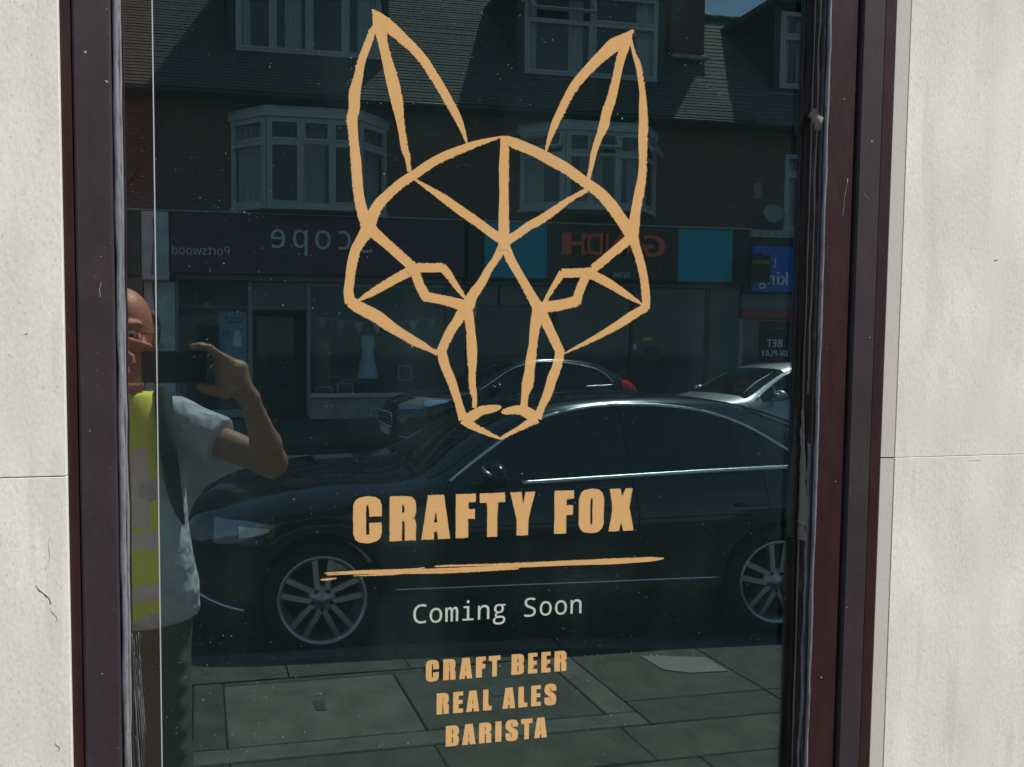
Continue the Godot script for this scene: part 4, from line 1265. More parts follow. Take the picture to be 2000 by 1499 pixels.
func terrace() -> void:
	var t := thing("terrace_building", "brick terrace across the street with bay windows, dormers and a tiled roof over three shops", "building", Vector3.ZERO)
	var st := tool()
	var yb := 4.16
	var yt := 6.40
	for s in [[-7.0, 0.62, yb, yt], [3.5, 6.22, yb, yt], [9.1, 12.1, yb, yt], [12.98, 18.0, yb, yt], [0.62, 3.5, 5.90, yt], [6.22, 9.1, 5.98, yt], [12.1, 12.98, 5.79, yt], [6.22, 9.1, yb, 4.36]]:
		road_box(st, s[0], s[1], s[2], s[3], ZF, ZF + 0.28)
	put(t, "brick_wall", done(st), M["brick"])
	bay(t, 0.62, 1.21, 2.88, 3.5, 4.2, 5.93, [0.62, 0.55, 0.5], [], 3)
	bay(t, 6.22, 6.92, 8.52, 9.1, 4.38, 5.98, [0.52, 0.55, 0.53], [1, 9], 11)
	var fw := group_part(t, "side_window")
	casement(fw, Vector3(12.1, 4.2, ZF + 0.05), 0.0, 0.88, 1.58, [1.0, 1.0], 0.42, [], [])
	drape(fw, 12.15, 12.5, 4.25, 5.7, ZF + 0.2, 4, M["curtain"])
	box(fw, "sill", Vector3(12.02, 4.14, ZF - 0.06), Vector3(13.06, 4.2, ZF + 0.05), M["white plastic"])
	# rooms behind the upper windows
	box(t, "back_wall", Vector3(-7, 0.3, 18.0), Vector3(18, 9.0, 18.2), M["brick"])
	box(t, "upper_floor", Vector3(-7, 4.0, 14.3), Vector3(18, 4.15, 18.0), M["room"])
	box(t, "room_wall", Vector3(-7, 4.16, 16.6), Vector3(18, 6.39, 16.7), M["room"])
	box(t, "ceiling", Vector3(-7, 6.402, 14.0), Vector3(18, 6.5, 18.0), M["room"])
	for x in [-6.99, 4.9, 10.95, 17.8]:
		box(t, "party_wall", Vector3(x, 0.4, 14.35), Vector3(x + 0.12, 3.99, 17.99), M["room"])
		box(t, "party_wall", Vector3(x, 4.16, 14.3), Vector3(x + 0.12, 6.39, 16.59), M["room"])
	# eaves
	box(t, "soffit", Vector3(-7, 6.20, 13.66), Vector3(18, 6.24, 13.99), M["dark plastic"])
	var gut := []
	for k in 26:
		gut.append(Vector3(-7 + k, 6.215 + 0.004 * sin(k * 2.0), 13.60))
	put(t, "gutter", tube(gut, [0.045], 8), M["dark plastic"])
	var valley := func(y: float) -> float: return clampf(11.1 - (y - 6.3) * 0.74, 10.0, 11.1)
	var left := func(_y: float) -> float: return -7.0
	var right := func(_y: float) -> float: return 18.0
	tiles(t, "roof_tiles", 0.10, 6.26, 10.4, left, valley, [[0.56, 3.65, 7.2, 8.95], [6.28, 9.50, 7.1, 9.1]], 0.02, M["roof tile"])
	tiles(t, "roof_slates", 0.155, 6.26, 9.45, valley, right, [[12.05, 14.2, 7.2, 9.1]], -0.012, M["roof slate"])
	var back := tool()
	quad_n(back, Vector3(-7, 10.4, 17.12), Vector3(10.4, 10.4, 17.12), Vector3(10.4, 8.8, 18.3), Vector3(-7, 8.8, 18.3), Vector3(0, 1, 1))
	quad_n(back, Vector3(10.0, 9.46, 16.31), Vector3(18, 9.46, 16.31), Vector3(18, 7.4, 18.25), Vector3(10.0, 7.4, 18.25), Vector3(0, 1, 1))
	put(t, "rear_slope", done(back), M["roof slate"])
	for g in [[-7.0, 17.9], [18.0, 16.9]]:
		var gs := tool()
		tri_n(gs, Vector3(g[0], 6.3, 13.7), Vector3(g[0], 6.3, 18.2), Vector3(g[0], 9.9, 17.0), Vector3(signf(g[0]), 0, 0))
		put(t, "gable", done(gs), M["brick"])
	var ridge := 10.2
	while ridge < 17.9:
		put(t, "ridge_tile", tube([Vector3(ridge, 9.46, 16.31), Vector3(ridge + 0.44, 9.46, 16.31)], [0.09], 10), M["roof tile"])
		ridge += 0.45
	dormer(t, 0.70, 3.51, 7.26, 8.75, [1, 1, 1, 1], 0.0, [], true, 2)
	dormer(t, 6.42, 9.36, 7.20, 8.86, [1, 1], 0.58, [0], true, 7)
	dormer(t, 12.19, 14.05, 7.26, 8.86, [1, 1, 1], 0.52, [], true, 9)
	var ch := group_part(t, "chimney")
	box(ch, "stack", Vector3(10.03, 7.6, 15.0), Vector3(10.83, 11.2, 15.6), M["brick"])
	box(ch, "lead_flashing", Vector3(10.0, 7.93, 14.86), Vector3(10.86, 8.01, 14.995), M["lead"], 0.01)
	for k in 2:
		put(ch, "chimney_pot", lathe([Vector2(0.13, 0), Vector2(0.11, 0.3), Vector2(0.13, 0.32), Vector2(0.13, 0.36), Vector2(0.1, 0.36)], 14), M["vent pink"], Vector3(10.22 + 0.42 * k, 11.2, 15.3))
	# lead drip course over the shop signs
	box(t, "drip_course", Vector3(-1.6, 4.125, 13.70), Vector3(11.1, 4.158, 13.99), M["lead"], 0.006)
	box(t, "drip_course", Vector3(11.15, 4.0, 13.80), Vector3(18, 4.155, 13.99), M["lead"], 0.006)
	box(t, "air_brick", Vector3(11.36, 4.83, 13.985), Vector3(11.56, 5.15, 14.01), M["vent pink"])

func shops() -> void:
	# ------------------------------------------------------------------ left: charity shop with the purple sign
	var s := thing("charity_shop", "shop front under the long purple sign, with a cream stall riser", "shop front")
	var f := box(s, "fascia_sign", Vector3(-0.50, 3.05, 13.72), Vector3(4.99, 4.115, 13.80), M["purple board"], 0.008)
	f.set_meta("label", "long dull purple fascia with thin grey letters")
	var word := "Scope"
	var xs := [3.05, 2.66, 2.255, 1.835, 1.425]
	for k in 5:
		var hh: float = [0.44, 0.345, 0.345, 0.47, 0.345][k]
		var yy: float = [3.695, 3.695, 3.695, 3.635, 3.695][k]
		var o := lettering(f, "letter", word[k], "Droid Sans", false, hh, Vector3(xs[k], yy, 13.708) - f.position, M["grey letter"])
		o.set_meta("label", "thin grey letter of the shop name")
	var small := lettering(f, "place_name", "Portswood", "Droid Sans", false, 0.168, Vector3(0.04, 3.455, 13.708) - f.position, M["grey letter"], true, 1.0)
	small.set_meta("label", "small grey lettering at the end of the purple sign")
	box(s, "sign_box", Vector3(-0.5, 3.05, 13.802), Vector3(4.99, 4.115, 13.99), M["dark frame"])
	box(s, "head_rail", Vector3(-0.42, 2.94, 13.86), Vector3(4.99, 3.045, 14.05), M["grey panel"], 0.006)
	# display window beside the door
	var bw := group_part(s, "narrow_window")
	box(bw, "window_frame", Vector3(-0.42, 0.42, 13.97), Vector3(-0.37, 2.935, 14.05), M["grey frame"])
	box(bw, "window_frame", Vector3(0.89, 0.42, 13.97), Vector3(0.97, 2.935, 14.05), M["grey frame"])
	box(bw, "window_frame", Vector3(-0.365, 0.42, 13.97), Vector3(0.885, 0.56, 14.05), M["grey frame"])
	pane(bw, -0.365, 0.885, 0.565, 2.93, 14.0)
	box(s, "transom_panel", Vector3(0.975, 2.42, 13.99), Vector3(1.98, 2.935, 14.05), M["grey panel"])
	box(s, "porch_ceiling", Vector3(0.98, 2.38, 14.055), Vector3(1.98, 2.415, 15.2), M["room"])
	var dr := group_part(s, "door")
	box(dr, "door_frame", Vector3(0.98, 0.42, 15.0), Vector3(1.06, 2.37, 15.08), M["dark frame"])
	box(dr, "door_frame", Vector3(1.9, 0.42, 15.0), Vector3(1.98, 2.37, 15.08), M["dark frame"])
	pane(dr, 1.06, 1.9, 0.45, 2.36, 15.04)
	box(s, "porch_side", Vector3(1.985, 0.42, 14.06), Vector3(2.045, 2.935, 15.2), M["dark frame"])
	box(s, "post", Vector3(1.985, 0.42, 13.96), Vector3(2.05, 2.935, 14.05), M["grey frame"])
	var ww := group_part(s, "display_window")
	box(ww, "window_frame", Vector3(2.055, 2.86, 13.97), Vector3(4.70, 2.935, 14.05), M["grey frame"])
	pane(ww, 2.055, 4.70, 0.85, 2.855, 14.0)
	box(ww, "sill", Vector3(2.05, 0.765, 13.90), Vector3(4.90, 0.845, 14.06), M["pilaster paint"], 0.008)
	box(s, "stall_riser", Vector3(2.05, 0.36, 13.95), Vector3(4.95, 0.762, 14.2), M["cream render"])
	box(s, "pier", Vector3(4.71, 0.36, 13.94), Vector3(5.09, 2.935, 14.06), M["grey panel"])
	box(s, "display_floor", Vector3(2.05, 0.70, 14.21), Vector3(4.9, 0.755, 15.2), M["room"])
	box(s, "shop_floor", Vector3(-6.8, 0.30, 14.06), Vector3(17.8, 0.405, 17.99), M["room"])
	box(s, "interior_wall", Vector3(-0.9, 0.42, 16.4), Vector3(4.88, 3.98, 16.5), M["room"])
	# pale pilaster at its left end
	var pl := thing("pilaster", "pale painted pilaster at the left end of the purple sign, a black cable down it", "pilaster")
	box(pl, "shaft", Vector3(-0.97, 0.38, 13.90), Vector3(-0.43, 2.90, 14.0), M["pilaster paint"], 0.006)
	box(pl, "console_block", Vector3(-0.99, 2.905, 13.66), Vector3(-0.52, 4.11, 14.0), M["pilaster paint"], 0.01)
	var cab := []
	for k in 30:
		cab.append(Vector3(-0.80 + 0.02 * sin(k * 0.5) - 0.03 * (k / 29.0 - 0.5), 4.0 - k * 0.11, 13.885 if k > 9 else 13.645))
	put(pl, "cable", tube(cab, [0.012], 6), M["dark plastic"])
	box(pl, "meter_box", Vector3(-0.75, 1.72, 13.86), Vector3(-0.66, 1.80, 13.899), M["grey frame"])
	# the shop farther left, mostly hidden by the frame
	var lf := thing("left_shop", "dim shop front left of the pale pilaster", "shop front")
	box(lf, "fascia_sign", Vector3(-6.9, 3.0, 13.8), Vector3(-1.02, 4.1, 13.99), M["dark frame"], 0.01)
	box(lf, "stall_riser", Vector3(-6.9, 0.36, 13.95), Vector3(-1.0, 0.9, 14.2), M["grey panel"])
	pane(lf, -6.9, -1.0, 0.9, 2.99, 14.0)
	# ------------------------------------------------------------------ middle: restaurant
	var g := thing("restaurant", "dark restaurant front under the brown sign with teal ends and orange capitals", "restaurant")
	f = box(g, "fascia_sign", Vector3(6.68, 3.06, 13.72), Vector3(9.49, 4.12, 13.80), M["brown board"], 0.006)
	f.set_meta("label", "brown middle of the sign with fat orange capitals")
	var name2 := "GANDHI"
	box(f, "letter", Vector3(6.97, 3.53, 13.695) - f.position, Vector3(7.10, 3.96, 13.715) - f.position, M["orange letter"], 0.008)     # the plain bar of the I
	for k in 5:
		lettering(f, "letter", name2[k], "Droid Sans", true, 0.43, Vector3([8.93, 8.50, 8.09, 7.66, 7.27, 7.03][k], 3.745, 13.70) - f.position, M["orange letter"], true, 1.42 if k < 5 else 1.5, 0.02)
	lettering(f, "phone_number", "02380", "Droid Sans", false, 0.10, Vector3(8.25, 3.16, 13.708) - f.position, M["grey letter"])
	box(g, "sign_end", Vector3(5.40, 3.06, 13.73), Vector3(6.675, 4.12, 13.80), M["teal board"], 0.006)
	box(g, "sign_end", Vector3(9.495, 3.06, 13.73), Vector3(10.72, 4.12, 13.80), M["teal board"], 0.006)
	box(g, "sign_box", Vector3(5.10, 3.02, 13.802), Vector3(11.1, 4.12, 13.99), M["dark frame"])
	box(g, "head_rail", Vector3(5.1, 2.95, 13.9), Vector3(10.4, 3.015, 14.04), M["grey panel"])
	for k in 3:
		box(g, "upper_panel", Vector3(5.2 + k * 0.62, 2.54, 13.98), Vector3(5.78 + k * 0.62, 2.945, 14.03), M["grey panel"], 0.006)
	for x in [5.12, 6.95, 8.62, 10.32]:
		box(g, "mullion", Vector3(x, 0.38, 13.97), Vector3(x + 0.06, 2.945, 14.03), M["dark frame"])
	pane(g, 5.18, 6.945, 0.75, 2.53, 14.0)
	pane(g, 7.01, 8.61, 0.75, 2.94, 14.0)
	pane(g, 8.68, 10.31, 0.75, 2.94, 14.0)
	box(g, "stall_riser", Vector3(5.12, 0.36, 13.98), Vector3(10.38, 0.745, 14.1), M["dark frame"])
	box(g, "pier", Vector3(10.385, 0.36, 13.93), Vector3(11.05, 3.01, 14.06), M["green pillar"])
	box(g, "interior_wall", Vector3(5.05, 0.42, 16.0), Vector3(10.93, 3.98, 16.1), M["room"])
	put(g, "window_sticker", disc(0.165), M["green disc"], Vector3(9.10, 1.60, 13.985))
	put(g, "window_sticker", disc(0.06), M["poster white"], Vector3(8.72, 1.745, 13.985))
	box(g, "window_sticker", Vector3(8.90, 1.86, 13.98), Vector3(9.1, 1.93, 13.985), M["yellow letter"])
	# ------------------------------------------------------------------ right: betting shop
	var b := thing("betting_shop", "shop front under the bright blue sign at the right edge of the mirror image", "shop front")
	f = box(b, "fascia_sign", Vector3(11.24, 2.88, 13.80), Vector3(16.5, 3.82, 13.86), M["blue board"], 0.006)
	f.set_meta("label", "blue fascia with white lower-case letters")
	lettering(f, "letter", "s king", "Droid Sans", true, 0.36, Vector3(11.86, 3.12, 13.79) - f.position, M["white letter"])
	lettering(f, "letter", "t", "Droid Sans", false, 0.2, Vector3(11.75, 3.48, 13.79) - f.position, M["white letter"])
	box(b, "sign_box", Vector3(11.12, 2.86, 13.862), Vector3(16.5, 3.99, 13.99), M["dark frame"])
	box(b, "red_rail", Vector3(11.1, 2.34, 13.88), Vector3(16.5, 2.53, 14.04), M["red board"])
	box(b, "upper_panel", Vector3(11.12, 2.535, 13.95), Vector3(16.5, 2.855, 14.03), M["grey panel"])
	for x in [11.08, 12.5, 14.4]:
		box(b, "mullion", Vector3(x, 0.38, 13.95), Vector3(x + 0.08, 2.335, 14.03), M["grey frame"])
	pane(b, 11.16, 12.5, 0.7, 2.33, 14.0)
	pane(b, 12.58, 14.4, 0.7, 2.33, 14.0)
	box(b, "stall_riser", Vector3(11.08, 0.36, 13.97), Vector3(16.5, 0.695, 14.1), M["dark frame"])
	box(b, "interior_wall", Vector3(11.08, 0.42, 16.0), Vector3(17.7, 3.98, 16.1), M["room"])
	var po := thing("window_poster", "dark red betting poster with pale capitals on the right-hand shop window", "poster", Vector3(11.95, 1.40, 13.98))
	box(po, "board", Vector3(-0.34, 0, 0), Vector3(0.34, 0.87, 0.008), M["betting board"])
	lettering(po, "letter", "BET", "Droid Sans", true, 0.16, Vector3(0, 0.42, -0.004), M["white letter"], true, 1.0, 0.003)
	lettering(po, "letter", "IN-PLAY", "Droid Sans", true, 0.13, Vector3(0, 0.21, -0.004), M["white letter"], true, 0.95, 0.003)
	box(po, "small_print", Vector3(-0.2, 0.72, -0.003), Vector3(0.2, 0.75, -0.001), M["red board"])
	# projecting sign on a bracket, in front of the blue board
	var pj := thing("projecting_sign", "small dark red hanging sign with yellow capitals, out from the blue fascia", "hanging sign", Vector3(11.16, 3.04, 13.45))
	box(pj, "panel", Vector3(-0.24, 0, -0.03), Vector3(0.20, 0.55, 0.03), M["betting board"], 0.006)
	lettering(pj, "letter", "BETFRED", "Droid Sans", true, 0.075, Vector3(-0.03, 0.40, -0.036), M["yellow letter"], true, 0.9, 0.006)
	box(pj, "bracket", Vector3(0.0, 0.56, 0.0), Vector3(0.03, 0.59, 0.34), M["dark plastic"])
	box(pj, "bracket", Vector3(0.0, 0.551, -0.02), Vector3(0.03, 0.558, 0.02), M["dark plastic"])

func pane(parent: Node, x0: float, x1: float, y0: float, y1: float, z: float) -> void:
	var st := tool()
	quad_n(st, Vector3(x0, y0, z), Vector3(x1, y0, z), Vector3(x1, y1, z), Vector3(x0, y1, z), Vector3(0, 0, -1))
	put(parent, "pane", done(st), M["window glass"])

func disc(r: float) -> ArrayMesh:
	var st := tool()
	var poly := PackedVector2Array()
	for k in 24:
		poly.append(Vector2(cos(TAU * k / 24), sin(TAU * k / 24)) * r)
	slab(st, poly, -0.002, 0.002)
	return done(st)

func far_details() -> void:
	# satellite dish on the brickwork
	var d := thing("satellite_dish", "grey satellite dish on the brick wall by the far right window", "satellite dish", Vector3(11.62, 4.45, 13.72))
	var bowl := []
	for k in 7:
		bowl.append(Vector2(0.035 * k, 0.06 * pow(k / 6.0, 2)))
	var o := put(d, "dish", lathe(bowl, 24, true), M["grey frame"])
	o.rotation = Vector3(-0.35, 0.3, 0)
	o.rotation.y += PI
	put(d, "arm", tube([Vector3(0, -0.16, 0.02), Vector3(0.02, -0.12, -0.26), Vector3(0.02, -0.05, -0.30)], [0.01], 6), M["dark plastic"])
	put(d, "mount", tube([Vector3(0, 0, 0.03), Vector3(0, -0.02, 0.28)], [0.02], 8), M["dark plastic"])
	# two thin red cables across the brick left of the bay
	for k in 2:
		var c := thing("red_cable", ["upper of two slanting red cables before the brick wall", "lower of two slanting red cables before the brick wall"][k], "cable", Vector3.ZERO)
		put(c, "strand", tube([Vector3(-1.35, 5.05 - k * 0.6, 13.9), Vector3(-0.55, 6.1 - k * 0.6, 13.75)], [0.012], 6), M["red cable"])
	# things in the charity shop window
	var dress := thing("dress", "white sleeveless dress on a stand in the display window", "dress", Vector3(3.25, 0.76, 14.42))
	put(dress, "garment", lathe([Vector2(0.02, 1.20), Vector2(0.11, 1.19), Vector2(0.14, 1.10), Vector2(0.13, 0.98), Vector2(0.105, 0.86), Vector2(0.14, 0.72), Vector2(0.185, 0.45), Vector2(0.20, 0.36)], 22), M["pale cloth"])
	put(dress, "stand", tube([Vector3(0, 0, 0), Vector3(0, 0.9, 0)], [0.02], 8), M["dark frame"])
	put(dress, "foot", lathe([Vector2(0, 0.03), Vector2(0.15, 0.02), Vector2(0.16, 0)], 16), M["dark frame"])
	var coat := thing("coat", "ochre brown coat hanging at the left of the display window", "coat", Vector3(2.35, 0.76, 14.5))
	put(coat, "garment", lathe([Vector2(0.03, 1.15), Vector2(0.17, 1.10), Vector2(0.19, 0.9), Vector2(0.17, 0.7), Vector2(0.2, 0.2)], 18), M["ochre cloth"])
	put(coat, "stand", tube([Vector3(0, 0, 0), Vector3(0, 1.1, 0)], [0.02], 8), M["dark frame"])
	var fl := ["empty white picture frame low beside the dress", "white picture frame standing on a dark box", "thin white frame at the foot of the ochre coat"]
	var fp := [Vector3(2.78, 0.76, 14.3), Vector3(3.98, 1.08, 14.3), Vector3(2.35, 0.76, 14.2)]
	for k in 3:
		var p := thing("picture_frame", fl[k], "picture frame", fp[k], 0.0, "white frames in the display window")
		var sz: float = [0.32, 0.27, 0.32][k]
		var ht: float = [0.27, 0.28, 0.2][k]
		box(p, "bar", Vector3(-sz / 2, 0, 0), Vector3(-sz / 2 + 0.012, ht, 0.02), M["poster white"])
		box(p, "bar", Vector3(sz / 2 - 0.012, 0, 0), Vector3(sz / 2, ht, 0.02), M["poster white"])
		box(p, "bar", Vector3(-sz / 2 + 0.012, 0, 0.001), Vector3(sz / 2 - 0.012, 0.012, 0.019), M["poster white"])
		box(p, "bar", Vector3(-sz / 2 + 0.012, ht - 0.012, 0.001), Vector3(sz / 2 - 0.012, ht, 0.019), M["poster white"])
		box(p, "backing", Vector3(-sz / 2 + 0.013, 0.013, 0.012), Vector3(sz / 2 - 0.013, ht - 0.013, 0.016), M["dark frame"])
	var plinth := thing("display_box", "dark box under the standing picture frame", "display box", Vector3(3.98, 0.76, 14.42))
	box(plinth, "box", Vector3(-0.18, 0, -0.16), Vector3(0.18, 0.31, 0.16), M["brown board"], 0.008)
	box(plinth, "lid", Vector3(-0.185, 0.311, -0.165), Vector3(0.185, 0.319, 0.165), M["dark frame"])
	var bt := thing("bunting", "string of small triangular pennants across the display window", "bunting", Vector3(0, 2.26, 14.15))
	var cord := []
	for k in 16:
		cord.append(Vector3(2.1 + k * 0.17, -0.12 * (1 - pow((k - 7.5) / 7.5, 2)) + 0.06, 0))
	put(bt, "cord", tube(cord, [0.006], 5), M["beige cloth"])
	for k in 7:
		var x := 2.3 + k * 0.36
		var y: float = -0.12 * (1 - pow((x - 3.37) / 1.275, 2)) + 0.05
		var st := tool()
		slab(st, PackedVector2Array([Vector2(-0.09, 0), Vector2(0.09, 0), Vector2(0.01, -0.22)]), -0.003, 0.003)
		put(bt, "pennant", done(st), M[["poster pink", "teal cloth", "beige cloth", "pale cloth", "teal cloth", "beige cloth", "teal cloth"][k]], Vector3(x, y, 0.01))
	var posters := [["pale blue poster with dark heading on the narrow shop window", 1.63, 0.74], ["blue poster with a pink shape, lower on the narrow shop window", 1.02, 0.60]]
	for k in 2:
		var p := thing("window_poster", posters[k][0], "poster", Vector3(0.61, posters[k][1], 14.02), 0.0, "posters on the narrow window")
		box(p, "sheet", Vector3(-0.25, 0, 0), Vector3(0.25, posters[k][2], 0.004), M["poster blue"])
		if k == 0:
			box(p, "heading", Vector3(-0.17, 0.60, -0.003), Vector3(0.19, 0.65, -0.001), M["poster dark"])
			box(p, "heading", Vector3(-0.11, 0.53, -0.003), Vector3(0.17, 0.58, -0.001), M["poster dark"])
			box(p, "picture", Vector3(-0.18, 0.28, -0.003), Vector3(-0.06, 0.4, -0.001), M["poster dark"])
			put(p, "picture", lathe([Vector2(0.03, 0.36), Vector2(0.06, 0.30), Vector2(0.09, 0.05)], 10), M["poster white"], Vector3(0.08, 0.05, 0.0)).scale.z = 0.03
		else:
			put(p, "picture", disc(0.12), M["poster pink"], Vector3(0.02, 0.42, -0.002))
			box(p, "picture", Vector3(-0.02, 0.16, -0.003), Vector3(0.08, 0.4, -0.0015), M["poster pink"])
	var lamp := thing("pendant_lamp", "small pale pendant lamp inside the narrow shop window", "pendant lamp", Vector3(0.15, 2.5, 15.2))
	put(lamp, "shade", lathe([Vector2(0.02, 0.14), Vector2(0.05, 0.12), Vector2(0.13, 0.0)], 16), M["poster white"])
	put(lamp, "flex", tube([Vector3(0, 0.14, 0), Vector3(0, 1.45, 0)], [0.008], 5), M["dark frame"])
	var sg := thing("door_notice", "little white notice on the pier between the purple and brown signs", "notice", Vector3(5.22, 2.46, 13.96))
	box(sg, "plate", Vector3(-0.1, -0.13, 0), Vector3(0.1, 0.13, 0.012), M["poster white"])
	box(sg, "numeral_panel", Vector3(-0.07, -0.09, -0.003), Vector3(0.02, 0.02, -0.001), M["grey panel"])

# =====================================================================================================  cars
func curve_at(c: Array, u: float) -> float:       # smooth through Vector2(u, value)
	if u <= c[0].x:
		return c[0].y
	for k in c.size() - 1:
		if u <= c[k + 1].x:
			var p0: Vector2 = c[maxi(k - 1, 0)]
			var p1: Vector2 = c[k]
			var p2: Vector2 = c[k + 1]
			var p3: Vector2 = c[mini(k + 2, c.size() - 1)]
			var d := p2.x - p1.x
			var t := (u - p1.x) / d
			var m1 := (p2.y - p0.y) / maxf(p2.x - p0.x, 0.001) * d
			var m2 := (p3.y - p1.y) / maxf(p3.x - p1.x, 0.001) * d
			return (2 * t * t * t - 3 * t * t + 1) * p1.y + (t * t * t - 2 * t * t + t) * m1 + (-2 * t * t * t + 3 * t * t) * p2.y + (t * t * t - t * t) * m2
	return c[-1].y

# cross-section of a car body at u metres from its nose: ten points (half-width, height) from the underside to the roof
func section(d: Dictionary, u: float) -> Array:
	var len: float = d.length
	var half: float = d.width / 2.0
	var nose := clampf(1.0 - u / 0.75, 0, 1)
	var tail := clampf(1.0 - (len - u) / 0.6, 0, 1)
	var round_ := clampf(1.0 - u / 0.55, 0, 1)
	var w := half * (1.0 - 0.52 * pow(round_, 2.4) - 0.04 * nose - 0.12 * pow(tail, 2.2))
	var top := curve_at(d.top, u)
	var belt := minf(curve_at(d.belt, u), top - 0.03)
	var low := 0.21 + 0.05 * nose + 0.08 * tail
	var arch := 0.0
	for hub in [d.front, d.front + d.base]:
		var dx: float = absf(u - hub)
		if dx < d.arch:
			arch = maxf(arch, d.hub + sqrt(d.arch * d.arch - dx * dx))
	var rise := clampf((top - belt - 0.03) / 0.36, 0, 1)
	var floor_y := maxf(low, arch)
	var l2 := maxf(low, arch)
	var l3 := maxf(0.36, l2 + 0.01)
	var l4 := maxf(0.60, l3 + 0.02)
	var l5 := maxf(minf(0.80, belt - 0.06), l4 + 0.02)
	belt = maxf(belt, l5 + 0.02)
	top = maxf(top, belt + 0.02)
	var inner := w * (0.60 if arch > 0.0 else 0.86)
	var wr := lerpf(w * 0.86, half * 0.665, rise)
	var cant := lerpf(belt + (top - belt) * 0.45, top - 0.055, rise)
	return [Vector2(0, floor_y), Vector2(inner, floor_y), Vector2(w * 0.962, l2), Vector2(w * 0.985, l3), Vector2(w * (1.0 + 0.004), l4), Vector2(w * 0.985, l5), Vector2(w * 0.915, belt), Vector2(wr, cant), Vector2(wr * 0.80, lerpf(cant, top, 0.74)), Vector2(0, top)]

func on_body(d: Dictionary, u: float, v: float, side: float, out := 0.0) -> Vector3:
	var s := section(d, u)
	var k := clampi(int(v), 0, 8)
	var p: Vector2 = s[k].lerp(s[k + 1], v - k)
	if out != 0.0:
		var t: Vector2 = (s[k + 1] - s[k]).normalized()
		p += Vector2(t.y, -t.x) * out
	return Vector3(u, p.y, p.x * side)

func body_shell(d: Dictionary) -> ArrayMesh:
	var st := tool(true)
	var us := []
	var u := 0.0
	while u < d.length:
		us.append(u)
		u += 0.03
	us.append(d.length)
	for k in us.size() - 1:
		var a := section(d, us[k])
		var b := section(d, us[k + 1])
		for j in 9:
			st.set_smooth_group(0 if j != 1 else 1)
			for side in [-1.0, 1.0]:
				var p := Vector3(us[k], a[j].y, a[j].x * side)
				var q := Vector3(us[k + 1], b[j].y, b[j].x * side)
				var r := Vector3(us[k + 1], b[j + 1].y, b[j + 1].x * side)
				var s := Vector3(us[k], a[j + 1].y, a[j + 1].x * side)
				var t: Vector2 = a[j + 1] - a[j]
				var n := Vector3(0, -t.x, t.y * side) if t.length() > 0.0001 else Vector3.UP
				quad_n(st, p, q, r, s, n)
	for e in [0.0, d.length]:
		st.set_smooth_group(-1)
		var s := section(d, e)
		var c := Vector3(e, (s[0].y + s[9].y) / 2, 0)
		for j in 9:
			for side in [-1.0, 1.0]:
				tri_n(st, c, Vector3(e, s[j].y, s[j].x * side), Vector3(e, s[j + 1].y, s[j + 1].x * side), Vector3(-1.0 if e == 0.0 else 1.0, 0, 0))
	return done(st)

# a patch lying on the body between two u and, per u, two ring positions
func body_patch(d: Dictionary, u0: float, u1: float, lo: Callable, hi: Callable, side: float, out: float, rows := 4, step := 0.03) -> ArrayMesh:
	var st := tool(true)
	var n := maxi(2, int((u1 - u0) / step))
	for k in n:
		for j in rows:
			var q := []
			for e in [[k, j], [k + 1, j], [k + 1, j + 1], [k, j + 1]]:
				var u := lerpf(u0, u1, float(e[0]) / n)
				var v: float = lerpf(lo.call(u), hi.call(u), float(e[1]) / rows)
				q.append(on_body(d, u, v, side, out))
			quad_n(st, q[0], q[1], q[2], q[3], Vector3(0, 0.5, side))
	return done(st)

# a raised line on the body (trim, gap): per u one ring position
func body_line(d: Dictionary, u0: float, u1: float, v: Callable, side: float, r: float, out: float, step := 0.04) -> ArrayMesh:
	var n := maxi(2, int((u1 - u0) / step))
	var path := []
	for k in n + 1:
		var u := lerpf(u0, u1, float(k) / n)
		path.append(on_body(d, u, v.call(u), side, out))
	return tube(path, [r], 6)

func ring_of_height(d: Dictionary, u: float, y: float) -> float:    # ring position on the flank at a height
	var s := section(d, u)
	for j in range(2, 9):
		if y <= s[j + 1].y:
			return j + clampf((y - s[j].y) / maxf(s[j + 1].y - s[j].y, 0.001), 0, 1)
	return 8.0

